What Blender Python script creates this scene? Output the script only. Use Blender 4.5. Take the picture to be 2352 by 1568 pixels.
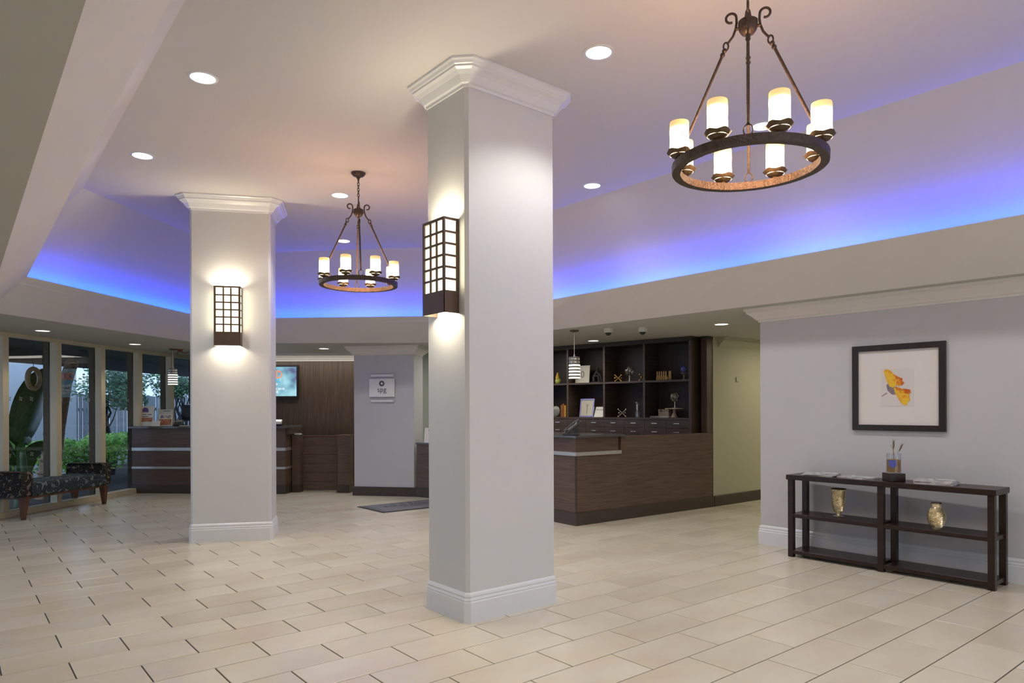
import bpy, math, random
from mathutils import Vector, Matrix
random.seed(7)
for o in list(bpy.data.objects): bpy.data.objects.remove(o)
S = bpy.context.scene
COL = S.collection
R = math.radians
PI = math.pi

# ------------------------------------------------------------------ camera
FU, FV = math.sin(R(39.1)), math.cos(R(39.1))
cd = bpy.data.cameras.new('camera'); cam = bpy.data.objects.new('camera', cd); COL.objects.link(cam)
cd.sensor_fit = 'HORIZONTAL'; cd.sensor_width = 36.0
cd.lens = 1598.0 / 2352.0 * 36.0
cd.shift_y = 154.6 / 2352.0
cd.clip_start = 0.05; cd.clip_end = 200
_f = Vector((FU, FV, 0)); _r = Vector((FV, -FU, 0)); _z = Vector((0, 0, 1))
_ro = R(0.2)
right = _r * math.cos(_ro) - _z * math.sin(_ro)
up = _z * math.cos(_ro) + _r * math.sin(_ro)
m = Matrix((right, up, -_f)).transposed().to_4x4()
m.translation = Vector((0, 0, 1.4))
cam.matrix_world = m
S.camera = cam

# ------------------------------------------------------------------ world, exposure
w = bpy.data.worlds.new('dusk_sky'); S.world = w; w.use_nodes = True
bg = w.node_tree.nodes['Background']
bg.inputs[0].default_value = (0.50, 0.68, 1.0, 1); bg.inputs[1].default_value = 2.0
S.view_settings.view_transform = 'Standard'
S.view_settings.look = 'None'
S.view_settings.gamma = 1.0
S.view_settings.use_curve_mapping = False
S.view_settings.exposure = 0.13

def light(name, kind, loc, energy, color=(1, 1, 1), rot=(0, 0, 0), **kw):
    l = bpy.data.lights.new(name, kind); l.energy = energy; l.color = color
    for k, v in kw.items(): setattr(l, k, v)
    o = bpy.data.objects.new(name, l); o.location = loc; o.rotation_euler = rot
    COL.objects.link(o); return o

# daylight from the glazed entrance behind the photographer (wall at y = -4)
light('entrance_daylight', 'AREA', (2.2, -3.85, 1.25), 62, (0.78, 0.89, 1.0), (R(90), 0, 0), shape='RECTANGLE', size=7.5, size_y=2.3)
# two broad unseen fills added to brighten the lobby around the photographer
light('rear_lobby_fill', 'AREA', (1.5, -1.8, 3.55), 55, (1.0, 0.93, 0.84), (0, 0, 0), shape='RECTANGLE', size=4.0, size_y=3.0)
light('entry_soffit_fill', 'AREA', (-1.6, 1.5, 2.38), 15, (1.0, 0.92, 0.8), (0, 0, 0), shape='RECTANGLE', size=2.0, size_y=5.0)

# ------------------------------------------------------------------ materials
def lin(c):
    return tuple(((x / 12.92) if x <= 0.04045 else ((x + 0.055) / 1.055) ** 2.4) for x in c)
def hexc(r, g, b): return lin((r / 255., g / 255., b / 255.))

def mat(name, color, rough=0.5, metal=0.0, spec=0.5, noise=0.0, nscale=8.0, bump=0.0, bscale=60.0,
        emit=None, estr=0.0, stretch=None, col2=None, contrast=(0.35, 0.65), coords='Object', rand=0.0, coat=0.0):
    M = bpy.data.materials.new(name); M.use_nodes = True
    nt = M.node_tree; N = nt.nodes; L = nt.links
    b = N['Principled BSDF']
    b.inputs['Base Color'].default_value = (*color, 1)
    b.inputs['Roughness'].default_value = rough
    b.inputs['Metallic'].default_value = metal
    b.inputs['Specular IOR Level'].default_value = spec
    b.inputs['Coat Weight'].default_value = coat
    if emit is not None:
        b.inputs['Emission Color'].default_value = (*emit, 1); b.inputs['Emission Strength'].default_value = estr
    tc = N.new('ShaderNodeTexCoord'); mp = N.new('ShaderNodeMapping')
    L.new(tc.outputs[coords], mp.inputs[0])
    if stretch: mp.inputs['Scale'].default_value = stretch
    if noise > 0 or col2 is not None:
        n = N.new('ShaderNodeTexNoise'); n.inputs['Scale'].default_value = nscale; n.inputs['Detail'].default_value = 4
        L.new(mp.outputs[0], n.inputs['Vector'])
        cr = N.new('ShaderNodeValToRGB')
        cr.color_ramp.elements[0].position = contrast[0]; cr.color_ramp.elements[1].position = contrast[1]
        c2 = col2 if col2 is not None else tuple(max(0, x * (1 - noise)) for x in color)
        cr.color_ramp.elements[0].color = (*c2, 1); cr.color_ramp.elements[1].color = (*color, 1)
        L.new(n.outputs[0], cr.inputs[0])
        out = cr.outputs[0]
        if rand > 0:
            oi = N.new('ShaderNodeObjectInfo'); mr = N.new('ShaderNodeMapRange')
            mr.inputs['To Min'].default_value = 1 - rand; mr.inputs['To Max'].default_value = 1 + rand * 0.5
            L.new(oi.outputs['Random'], mr.inputs[0])
            mx = N.new('ShaderNodeVectorMath'); mx.operation = 'SCALE'
            L.new(out, mx.inputs[0]); L.new(mr.outputs[0], mx.inputs['Scale']); out = mx.outputs[0]
        L.new(out, b.inputs['Base Color'])
    if bump > 0:
        n2 = N.new('ShaderNodeTexNoise'); n2.inputs['Scale'].default_value = bscale
        L.new(mp.outputs[0], n2.inputs['Vector'])
        bp = N.new('ShaderNodeBump'); bp.inputs['Strength'].default_value = bump; bp.inputs['Distance'].default_value = 0.01
        L.new(n2.outputs[0], bp.inputs['Height']); L.new(bp.outputs[0], b.inputs['Normal'])
    return M

M = {}
M['paint'] = mat('wall_paint', (0.52, 0.525, 0.55), 0.7, noise=0.02, nscale=3, bump=0.04, bscale=200)
M['column'] = mat('column_paint', (0.61, 0.63, 0.645), 0.45, noise=0.02, nscale=3, bump=0.03, bscale=150)
M['ceil'] = mat('ceiling_paint', (0.64, 0.625, 0.635), 0.8, noise=0.015, nscale=2, bump=0.03, bscale=120)
M['fascia'] = mat('fascia_paint', (0.69, 0.665, 0.63), 0.7, noise=0.02, nscale=3)
M['soffit'] = mat('soffit_paint', (0.50, 0.49, 0.44), 0.7, noise=0.02, nscale=3)
M['trim'] = mat('trim_white_gloss', (0.70, 0.73, 0.77), 0.3, noise=0.015, nscale=5)
M['olive'] = mat('olive_paint', (0.45, 0.445, 0.325), 0.7, noise=0.02, nscale=3)
M['sage'] = mat('sage_paint', (0.40, 0.45, 0.39), 0.7, noise=0.02, nscale=3)
M['cream'] = mat('cream_frame', (0.62, 0.54, 0.36), 0.45, noise=0.04, nscale=6)
M['brownframe'] = mat('brown_outer_frame', (0.085, 0.058, 0.034), 0.85, noise=0.1, nscale=8)
M['grout'] = mat('grout', (0.10, 0.08, 0.06), 0.9, noise=0.2, nscale=30)
M['steel'] = mat('brushed_steel', (0.62, 0.61, 0.58), 0.35, 0.75, noise=0.05, nscale=20)
M['iron'] = mat('hammered_iron', (0.10, 0.070, 0.058), 0.5, 0.5, noise=0.3, nscale=40, bump=0.5, bscale=90)
M['bronze'] = mat('aged_bronze', (0.15, 0.10, 0.055), 0.6, 0.35, noise=0.4, nscale=30, bump=0.3, bscale=80)
M['sconcemetal'] = mat('sconce_bronze', (0.095, 0.062, 0.042), 0.45, 0.3, noise=0.1, nscale=10)
M['granite'] = mat('dark_granite', (0.035, 0.035, 0.038), 0.12, col2=(0.09, 0.09, 0.09), nscale=120, contrast=(0.55, 0.7))
M['darkwood'] = mat('espresso_wood', (0.028, 0.014, 0.011), 0.30, col2=(0.018, 0.009, 0.007), nscale=14, stretch=(1, 1, 6), spec=0.35)
M['legwood'] = mat('walnut_leg', (0.16, 0.06, 0.03), 0.35, col2=(0.08, 0.028, 0.014), nscale=10, stretch=(6, 6, 1))
M['hwood'] = mat('laminate_horizontal', (0.155, 0.098, 0.072), 0.38, col2=(0.070, 0.042, 0.032), nscale=3, stretch=(1, 1, 42), contrast=(0.33, 0.7))
M['vwood'] = mat('laminate_vertical', (0.105, 0.070, 0.050), 0.42, col2=(0.045, 0.029, 0.021), nscale=3, stretch=(30, 30, 0.7), contrast=(0.33, 0.7))
M['kick'] = mat('dark_kick_base', (0.060, 0.044, 0.035), 0.4, noise=0.2, nscale=4, stretch=(1, 1, 10))
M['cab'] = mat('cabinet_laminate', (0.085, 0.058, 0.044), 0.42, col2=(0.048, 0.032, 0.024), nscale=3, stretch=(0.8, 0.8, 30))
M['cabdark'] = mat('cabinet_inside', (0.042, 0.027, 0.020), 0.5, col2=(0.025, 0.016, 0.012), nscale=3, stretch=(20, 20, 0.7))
M['black'] = mat('black_plastic', (0.012, 0.012, 0.014), 0.35, noise=0.1, nscale=20)
M['blackframe'] = mat('black_frame', (0.022, 0.018, 0.018), 0.35, noise=0.2, nscale=14)
M['white'] = mat('white_card', (0.72, 0.71, 0.68), 0.6, noise=0.03, nscale=12)
M['matboard'] = mat('mat_board', (0.70, 0.67, 0.655), 0.7, noise=0.02, nscale=10)
M['sheet'] = mat('art_sheet', (0.66, 0.625, 0.615), 0.7, noise=0.02, nscale=10)
M['offwhite'] = mat('off_white_ceramic', (0.62, 0.58, 0.48), 0.35, noise=0.05, nscale=12)
M['gold'] = mat('gold_metal', (0.75, 0.52, 0.20), 0.28, 0.95, noise=0.15, nscale=20)
M['silver'] = mat('silver_metal', (0.75, 0.70, 0.64), 0.25, 0.9, noise=0.1, nscale=20)
M['mercury'] = mat('mercury_glass', (0.82, 0.72, 0.48), 0.20, 0.65, col2=(0.45, 0.36, 0.19), nscale=60, contrast=(0.3, 0.55))
M['phone'] = mat('grey_phone', (0.05, 0.055, 0.065), 0.35, noise=0.1, nscale=20)
M['key'] = mat('phone_keys', (0.30, 0.31, 0.33), 0.4, noise=0.1, nscale=20)
M['orange'] = mat('orange_book', (0.45, 0.13, 0.03), 0.5, noise=0.2, nscale=14)
M['yellow'] = mat('yellow_card', (0.68, 0.38, 0.05), 0.5, noise=0.1, nscale=14)
M['green'] = mat('green_glaze', (0.40, 0.42, 0.08), 0.25, noise=0.2, nscale=14)
M['blue'] = mat('blue_glaze', (0.10, 0.12, 0.45), 0.25, noise=0.3, nscale=40)
M['pinwood'] = mat('pale_turned_wood', (0.62, 0.38, 0.14), 0.4, noise=0.2, nscale=30)
M['plate'] = mat('grey_green_plate', (0.20, 0.21, 0.18), 0.3, noise=0.2, nscale=14)
M['tan'] = mat('tan_box', (0.42, 0.33, 0.23), 0.5, noise=0.15, nscale=20)
M['purple'] = mat('purple_print', (0.12, 0.09, 0.32), 0.5, noise=0.3, nscale=40)
M['inkgrey'] = mat('grey_ink', (0.10, 0.10, 0.11), 0.6, noise=0.1, nscale=20)
M['foodprint'] = mat('printed_photo_strip', (0.62, 0.30, 0.12), 0.5, col2=(0.25, 0.06, 0.05), nscale=60, contrast=(0.42, 0.58))
M['papermix'] = mat('magazine_print', (0.60, 0.60, 0.62), 0.35, col2=(0.12, 0.13, 0.16), nscale=26, contrast=(0.40, 0.55))
M['papergreen'] = mat('green_cover', (0.20, 0.22, 0.07), 0.35, noise=0.4, nscale=20)
M['pages'] = mat('paper_pages', (0.62, 0.61, 0.60), 0.7, noise=0.15, nscale=40, stretch=(1, 1, 30))
M['grain'] = mat('wheat_grain', (0.50, 0.27, 0.05), 0.6, col2=(0.18, 0.08, 0.01), nscale=170, contrast=(0.4, 0.6), bump=0.6, bscale=200)
M['wheat'] = mat('dried_wheat', (0.34, 0.27, 0.17), 0.8, noise=0.4, nscale=60)
M['wheatdark'] = mat('dried_wheat_ear', (0.16, 0.13, 0.095), 0.9, noise=0.4, nscale=60)
M['matgrey'] = mat('doormat_pile', (0.20, 0.21, 0.25), 0.95, noise=0.25, nscale=200, bump=0.5, bscale=400)
M['matedge'] = mat('doormat_rubber', (0.035, 0.040, 0.038), 0.7, noise=0.2, nscale=60)
M['camwhite'] = mat('white_plastic', (0.62, 0.60, 0.54), 0.4, noise=0.02, nscale=20)
M['leaf'] = mat('hedge_leaf', (0.34, 0.66, 0.07), 0.45, col2=(0.10, 0.34, 0.03), nscale=5, contrast=(0.35, 0.6))
M['leafdark'] = mat('tree_leaf', (0.10, 0.24, 0.08), 0.5, col2=(0.03, 0.08, 0.04), nscale=4)
M['banana'] = mat('banana_leaf', (0.045, 0.16, 0.02), 0.35, col2=(0.02, 0.07, 0.01), nscale=12, stretch=(1, 8, 1))
M['bark'] = mat('bark', (0.045, 0.045, 0.05), 0.9, noise=0.5, nscale=20, bump=0.8, bscale=40)
M['palmbark'] = mat('palm_bark', (0.40, 0.25, 0.15), 0.9, noise=0.4, nscale=12, stretch=(1, 1, 5), bump=0.8, bscale=20)
M['fence'] = mat('weathered_fence', (0.34, 0.36, 0.38), 0.8, noise=0.3, nscale=8, stretch=(6, 6, 1))
M['outwall'] = mat('white_garden_wall', (0.72, 0.74, 0.78), 0.8, noise=0.05, nscale=3)
M['soil'] = mat('dark_mulch', (0.035, 0.028, 0.025), 0.95, noise=0.6, nscale=40, bump=0.9, bscale=60)
M['eave'] = mat('dark_eave', (0.022, 0.018, 0.018), 0.8, noise=0.2, nscale=5)
M['clay'] = mat('tan_ring', (0.46, 0.33, 0.16), 0.6, noise=0.2, nscale=20)
M['etch'] = mat('etched_frost', (0.26, 0.28, 0.28), 0.8, noise=0.1, nscale=40)
M['jet'] = mat('sprinkler_copper', (0.30, 0.09, 0.05), 0.4, 0.6, noise=0.2, nscale=30)
M['acrylic'] = mat('frosted_acrylic', (0.80, 0.80, 0.80), 0.25, noise=0.02, nscale=10)
M['petal_y'] = mat('petal_yellow', (0.80, 0.50, 0.03), 0.7, col2=(0.75, 0.26, 0.02), nscale=22, contrast=(0.35, 0.55))
M['petal_o'] = mat('petal_orange', (0.55, 0.10, 0.01), 0.7, col2=(0.75, 0.35, 0.02), nscale=26, contrast=(0.40, 0.6))
M['petal_v'] = mat('petal_mauve', (0.28, 0.22, 0.27), 0.7, noise=0.3, nscale=30)

def emis(name, col, s, base=(0.8, 0.8, 0.8)):
    return mat(name, base, 0.4, noise=0.01, nscale=3, emit=col, estr=s)
M['can'] = emis('can_lamp_glow', (1.0, 0.98, 1.0), 14)
M['canlow'] = emis('soffit_lamp_glow', (1.0, 0.95, 0.84), 3.0)
M['pane'] = emis('sconce_pane_glow', (1.0, 0.90, 0.58), 1.9)
M['pendband'] = emis('pendant_band_glow', (1.0, 0.97, 0.88), 1.6)
M['led'] = emis('cove_led_blue', (0.015, 0.062, 1.0), 42)

def candle_mat():
    Mx = bpy.data.materials.new('candle_glass_glow'); Mx.use_nodes = True
    nt = Mx.node_tree; N = nt.nodes; L = nt.links; b = N['Principled BSDF']
    b.inputs['Base Color'].default_value = (0.85, 0.66, 0.36, 1); b.inputs['Roughness'].default_value = 0.5
    tc = N.new('ShaderNodeTexCoord'); sx = N.new('ShaderNodeSeparateXYZ'); L.new(tc.outputs['Generated'], sx.inputs[0])
    cr = N.new('ShaderNodeValToRGB'); L.new(sx.outputs['Z'], cr.inputs[0])
    e = cr.color_ramp.elements
    e[0].position = 0.0; e[0].color = (1.0, 0.78, 0.46, 1)
    e[1].position = 1.0; e[1].color = (0.62, 0.36, 0.12, 1)
    a = cr.color_ramp.elements.new(0.18); a.color = (1.0, 0.86, 0.62, 1)
    a = cr.color_ramp.elements.new(0.70); a.color = (1.0, 0.84, 0.56, 1)
    a = cr.color_ramp.elements.new(0.84); a.color = (0.80, 0.50, 0.20, 1)
    L.new(cr.outputs[0], b.inputs['Emission Color'])
    st = N.new('ShaderNodeMapRange'); st.inputs['From Min'].default_value = 0.68; st.inputs['From Max'].default_value = 0.86
    st.inputs['To Min'].default_value = 6.0; st.inputs['To Max'].default_value = 1.0
    L.new(sx.outputs['Z'], st.inputs[0]); L.new(st.outputs[0], b.inputs['Emission Strength'])
    return Mx
M['candle'] = candle_mat()

def glass_mat(name, tint=(0.9, 0.95, 0.95), refl=1.0, rough=0.0):
    Mx = bpy.data.materials.new(name); Mx.use_nodes = True
    nt = Mx.node_tree; N = nt.nodes; L = nt.links
    N.remove(N['Principled BSDF'])
    out = N['Material Output']
    tr = N.new('ShaderNodeBsdfTransparent'); tr.inputs[0].default_value = (*tint, 1)
    gl = N.new('ShaderNodeBsdfGlossy'); gl.inputs['Roughness'].default_value = rough
    fr = N.new('ShaderNodeFresnel')
    ge = N.new('ShaderNodeNewGeometry'); im = N.new('ShaderNodeMapRange'); im.inputs['To Min'].default_value = 1.5; im.inputs['To Max'].default_value = 1 / 1.5
    L.new(ge.outputs['Backfacing'], im.inputs[0]); L.new(im.outputs[0], fr.inputs[0])
    mu = N.new('ShaderNodeMath'); mu.operation = 'MULTIPLY'; mu.inputs[1].default_value = refl; mu.use_clamp = True
    mx = N.new('ShaderNodeMixShader')
    L.new(fr.outputs[0], mu.inputs[0]); L.new(mu.outputs[0], mx.inputs[0])
    L.new(tr.outputs[0], mx.inputs[1]); L.new(gl.outputs[0], mx.inputs[2]); L.new(mx.outputs[0], out.inputs[0])
    return Mx
M['glass'] = glass_mat('window_glass', (0.88, 0.91, 0.92), 1.0)
M['clearglass'] = glass_mat('clear_glass', (0.95, 0.96, 0.97), 1.2)
M['globeglass'] = glass_mat('bubble_glass', (0.85, 0.87, 0.87), 3.0, 0.02)

def tile_mat():
    Mx = bpy.data.materials.new('porcelain_tile'); Mx.use_nodes = True
    nt = Mx.node_tree; N = nt.nodes; L = nt.links; b = N['Principled BSDF']
    geo = N.new('ShaderNodeNewGeometry'); n = N.new('ShaderNodeTexNoise'); n.inputs['Scale'].default_value = 1.7; n.inputs['Detail'].default_value = 6
    mp = N.new('ShaderNodeMapping'); mp.inputs['Scale'].default_value = (1.0, 1.8, 1.0)
    oi = N.new('ShaderNodeObjectInfo')
    add = N.new('ShaderNodeVectorMath'); add.operation = 'MULTIPLY_ADD'
    cm = N.new('ShaderNodeCombineXYZ')
    for k in range(3): L.new(oi.outputs['Random'], cm.inputs[k])
    add.inputs[1].default_value = (40, 40, 40)
    L.new(cm.outputs[0], add.inputs[0]); L.new(geo.outputs['Position'], add.inputs[2])
    L.new(add.outputs[0], mp.inputs[0]); L.new(mp.outputs[0], n.inputs['Vector'])
    cr = N.new('ShaderNodeValToRGB')
    cr.color_ramp.elements[0].position = 0.3; cr.color_ramp.elements[0].color = (0.565, 0.505, 0.40, 1)
    cr.color_ramp.elements[1].position = 0.7; cr.color_ramp.elements[1].color = (0.625, 0.60, 0.50, 1)
    L.new(n.outputs[0], cr.inputs[0])
    mr = N.new('ShaderNodeMapRange'); mr.inputs['To Min'].default_value = 0.93; mr.inputs['To Max'].default_value = 1.04
    L.new(oi.outputs['Random'], mr.inputs[0])
    sc = N.new('ShaderNodeVectorMath'); sc.operation = 'SCALE'
    L.new(cr.outputs[0], sc.inputs[0]); L.new(mr.outputs[0], sc.inputs['Scale'])
    L.new(sc.outputs[0], b.inputs['Base Color'])
    b.inputs['Roughness'].default_value = 0.27
    b.inputs['Specular IOR Level'].default_value = 0.5
    return Mx
M['tile'] = tile_mat()

def fabric(name, c1, c2, c3, scale):
    Mx = bpy.data.materials.new(name); Mx.use_nodes = True
    nt = Mx.node_tree; N = nt.nodes; L = nt.links; b = N['Principled BSDF']; b.inputs['Roughness'].default_value = 0.9
    tc = N.new('ShaderNodeTexCoord'); v = N.new('ShaderNodeTexVoronoi'); v.inputs['Scale'].default_value = scale
    L.new(tc.outputs['Object'], v.inputs['Vector'])
    cr = N.new('ShaderNodeValToRGB'); L.new(v.outputs['Distance'], cr.inputs[0])
    e = cr.color_ramp.elements; e[0].position = 0.0; e[0].color = (*c2, 1); e[1].position = 0.75; e[1].color = (*c3, 1)
    for p, c in ((0.34, c2), (0.38, c1), (0.62, c1)):
        x = cr.color_ramp.elements.new(p); x.color = (*c, 1)
    L.new(cr.outputs[0], b.inputs['Base Color'])
    return Mx
M['seatfab'] = fabric('seat_fabric', (0.018, 0.030, 0.034), (0.035, 0.060, 0.068), (0.16, 0.20, 0.20), 19)
M['armfab'] = fabric('arm_fabric', (0.010, 0.009, 0.008), (0.035, 0.026, 0.018), (0.20, 0.15, 0.10), 22)

def screen_mat():
    Mx = bpy.data.materials.new('tv_picture'); Mx.use_nodes = True
    nt = Mx.node_tree; N = nt.nodes; L = nt.links; b = N['Principled BSDF']
    b.inputs['Base Color'].default_value = (0.02, 0.02, 0.02, 1); b.inputs['Roughness'].default_value = 0.2
    tc = N.new('ShaderNodeTexCoord'); n = N.new('ShaderNodeTexNoise'); n.inputs['Scale'].default_value = 3.2; n.inputs['Detail'].default_value = 2
    L.new(tc.outputs['Object'], n.inputs['Vector'])
    cr = N.new('ShaderNodeValToRGB'); e = cr.color_ramp.elements
    e[0].position = 0.36; e[0].color = (0.10, 0.11, 0.24, 1); e[1].position = 0.62; e[1].color = (0.36, 0.66, 0.74, 1)
    a = e.new(0.48); a.color = (0.18, 0.40, 0.52, 1)
    L.new(n.outputs[0], cr.inputs[0]); L.new(cr.outputs[0], b.inputs['Emission Color']); b.inputs['Emission Strength'].default_value = 1.0
    return Mx
M['screen'] = screen_mat()
M['scr_orange'] = emis('screen_orange_letters', (0.90, 0.17, 0.03), 1.0, (0.3, 0.1, 0.05))
M['scr_teal'] = emis('screen_teal_letters', (0.0, 0.36, 0.72), 1.0, (0.0, 0.1, 0.15))
M['scr_white'] = emis('screen_white_letters', (0.85, 0.95, 1.0), 0.9, (0.5, 0.5, 0.5))

# ------------------------------------------------------------------ mesh helpers
class MB:
    def __init__(s): s.v = []; s.f = []; s.sm = []
    def add(s, vs, fs, smooth=False):
        b = len(s.v); s.v += [tuple(x) for x in vs]; s.f += [tuple(i + b for i in f) for f in fs]; s.sm += [smooth] * len(fs); return s
    def box(s, x0, x1, y0, y1, z0, z1, M4=None):
        vs = [Vector((x, y, z)) for z in (z0, z1) for y in (y0, y1) for x in (x0, x1)]
        if M4 is not None: vs = [M4 @ v for v in vs]
        return s.add(vs, [(0, 2, 3, 1), (4, 5, 7, 6), (0, 1, 5, 4), (2, 6, 7, 3), (0, 4, 6, 2), (1, 3, 7, 5)])
    def bbox(s, x0, x1, y0, y1, z0, z1, c=0.004, M4=None):   # box with bevelled edges
        vs = []; 
        for z, i in ((z0, c), (z0 + c, 0), (z1 - c, 0), (z1, c)):
            vs += [Vector(p) for p in ((x0 + i, y0 + i, z), (x1 - i, y0 + i, z), (x1 - i, y1 - i, z), (x0 + i, y1 - i, z))]
        if M4 is not None: vs = [M4 @ v for v in vs]
        fs = [(3, 2, 1, 0), (12, 13, 14, 15)]
        for k in range(3):
            for j in range(4):
                a = k * 4 + j; b = k * 4 + (j + 1) % 4; fs.append((a, b, b + 4, a + 4))
        return s.add(vs, fs)
    def prism(s, poly, z0, z1):
        n = len(poly)
        ar = sum(poly[i][0] * poly[(i + 1) % n][1] - poly[(i + 1) % n][0] * poly[i][1] for i in range(n))
        if ar < 0: poly = poly[::-1]
        vs = [(x, y, z0) for x, y in poly] + [(x, y, z1) for x, y in poly]
        fs = [tuple(range(n - 1, -1, -1)), tuple(range(n, 2 * n))] + [(i, (i + 1) % n, n + (i + 1) % n, n + i) for i in range(n)]
        return s.add(vs, fs)
    def lathe(s, prof, seg=20, c=(0, 0, 0), smooth=True, M4=None):
        vs = []; fs = []
        for r_, z in prof:
            for k in range(seg):
                a = 2 * PI * k / seg; p = Vector((c[0] + r_ * math.cos(a), c[1] + r_ * math.sin(a), c[2] + z))
                vs.append(M4 @ p if M4 is not None else p)
        for i in range(len(prof) - 1):
            for k in range(seg):
                a = i * seg + k; b = i * seg + (k + 1) % seg; fs.append((a, b, b + seg, a + seg))
        if prof[0][0] > 1e-4: fs.append(tuple(range(seg - 1, -1, -1)))
        if prof[-1][0] > 1e-4: fs.append(tuple((len(prof) - 1) * seg + k for k in range(seg)))
        return s.add(vs, fs, smooth)
    def tube(s, pts, rad, seg=8, cap=True, closed=False):
        pts = [Vector(p) for p in pts]; n = len(pts); rs = rad if isinstance(rad, (list, tuple)) else [rad] * n
        vs = []; fs = []; prev = None
        for i, p in enumerate(pts):
            if closed: t = pts[(i + 1) % n] - pts[i - 1]
            else: t = pts[min(i + 1, n - 1)] - pts[max(i - 1, 0)]
            t.normalize()
            a = prev if prev is not None else (Vector((0, 0, 1)) if abs(t.z) < 0.9 else Vector((1, 0, 0)))
            a = (a - t * a.dot(t))
            if a.length < 1e-5: a = t.orthogonal()
            a.normalize(); b = t.cross(a); prev = a
            for k in range(seg):
                q = 2 * PI * k / seg; vs.append(p + (a * math.cos(q) + b * math.sin(q)) * rs[i])
        for i in range(n if closed else n - 1):
            for k in range(seg):
                a = i * seg + k; b = i * seg + (k + 1) % seg; c2 = ((i + 1) % n) * seg
                fs.append((a, b, c2 + (k + 1) % seg, c2 + k))
        if cap and not closed:
            fs.append(tuple(range(seg - 1, -1, -1))); fs.append(tuple((n - 1) * seg + k for k in range(seg)))
        return s.add(vs, fs, True)
    def sphere(s, c, r_, seg=16, rings=10, sz=1.0):
        return s.lathe([(max(1e-5, r_ * math.sin(PI * i / rings)), -r_ * sz * math.cos(PI * i / rings)) for i in range(rings + 1)], seg, c)
    def obj(s, name, m_, parent=None, loc=None, rotz=None):
        me = bpy.data.meshes.new(name); me.from_pydata([tuple(v) for v in s.v], [], s.f)
        me.materials.append(m_)
        if any(s.sm): me.polygons.foreach_set('use_smooth', s.sm)
        me.update()
        if any(s.sm) and hasattr(me, 'set_sharp_from_angle'): me.set_sharp_from_angle(angle=R(40))
        o = bpy.data.objects.new(name, me); COL.objects.link(o)
        if parent is not None: o.parent = parent
        if loc is not None: o.location = loc
        if rotz is not None: o.rotation_euler = (0, 0, rotz)
        return o

def thing(name, label, cat, loc=(0, 0, 0), rotz=0.0, group=None):
    o = bpy.data.objects.new(name, None); o.empty_display_size = 0.1; COL.objects.link(o)
    o.location = loc; o.rotation_euler = (0, 0, rotz); o['label'] = label; o['category'] = cat
    if group: o['group'] = group
    return o
def tag(o, label, cat, group=None):
    o['label'] = label; o['category'] = cat
    if group: o['group'] = group
    return o
def struct(o, label=None, cat=None):
    o['kind'] = 'structure'
    if label: o['label'] = label
    if cat: o['category'] = cat
    return o
def copy_tree(o, parent=None):
    c = o.copy(); COL.objects.link(c); c.parent = parent
    for ch in list(o.children): copy_tree(ch, c)
    return c

def offset_poly(pts, d, closed=True):
    """outward offset for CCW polygons (to the right of travel)"""
    n = len(pts); out = []
    def nrm(a, b):
        x, y = b[0] - a[0], b[1] - a[1]; l = math.hypot(x, y); return (y / l, -x / l)
    for i in range(n):
        if closed or 0 < i < n - 1:
            n1 = nrm(pts[i - 1], pts[i]); n2 = nrm(pts[i], pts[(i + 1) % n])
            k = 1 + n1[0] * n2[0] + n1[1] * n2[1]
            out.append((pts[i][0] + d * (n1[0] + n2[0]) / k, pts[i][1] + d * (n1[1] + n2[1]) / k))
        else:
            nn = nrm(pts[0], pts[1]) if i == 0 else nrm(pts[-2], pts[-1])
            out.append((pts[i][0] + d * nn[0], pts[i][1] + d * nn[1]))
    return out
def sweep(pts, prof, closed=True, mb=None):
    """profile [(offset, z)] swept round a polygon"""
    mb = mb or MB(); n = len(pts); vs = []; fs = []
    for d, z in prof:
        vs += [(x, y, z) for x, y in offset_poly(pts, d, closed)]
    P_ = len(prof)
    for i in range(P_ - 1):
        for k in range(n if closed else n - 1):
            a = i * n + k; b = i * n + (k + 1) % n; fs.append((a, b, b + n, a + n))
    if not closed:
        fs.append(tuple(i * n for i in range(P_))); fs.append(tuple(i * n + n - 1 for i in range(P_ - 1, -1, -1)))
    return mb.add(vs, fs)

def text(name, body, size, m_, parent, M4, extrude=0.001, align='CENTER', sx=1.0):
    cu = bpy.data.curves.new(name, 'FONT'); cu.body = body; cu.size = size; cu.extrude = extrude; cu.align_x = align; cu.align_y = 'CENTER'
    cu.resolution_u = 3
    t = bpy.data.objects.new(name, cu); COL.objects.link(t)
    bpy.context.view_layer.update()
    me = bpy.data.meshes.new_from_object(t); COL.objects.unlink(t); bpy.data.objects.remove(t)
    me.transform(M4 @ Matrix.Diagonal((sx, 1, 1, 1))); me.materials.clear(); me.materials.append(m_); me.name = name
    o = bpy.data.objects.new(name, me); COL.objects.link(o); o.parent = parent
    return o
def face_frame(origin, xdir, zdir=(0, 0, 1)):
    """matrix whose local XY plane (text plane) has X along xdir and Y along up"""
    x = Vector(xdir).normalized(); y = Vector(zdir).normalized(); z = x.cross(y)
    m_ = Matrix((x, y, z)).transposed().to_4x4(); m_.translation = Vector(origin); return m_

ZC, ZS, ZF = 3.65, 2.42, 2.753      # main ceiling, soffit, top of the sloped fascia
def wallu(v): return 6.51 + 0.0405 * (3.926 - v)
# window wall line: origin, direction along it, outward normal
W0 = Vector((0.53, 11.12)); WD = Vector((0.702, 0.712)); WN = Vector((-0.712, 0.702)); WA = math.atan2(WD.y, WD.x)
def WL(s, off=0.0): p = W0 + WD * s + WN * off; return (p.x, p.y)

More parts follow.
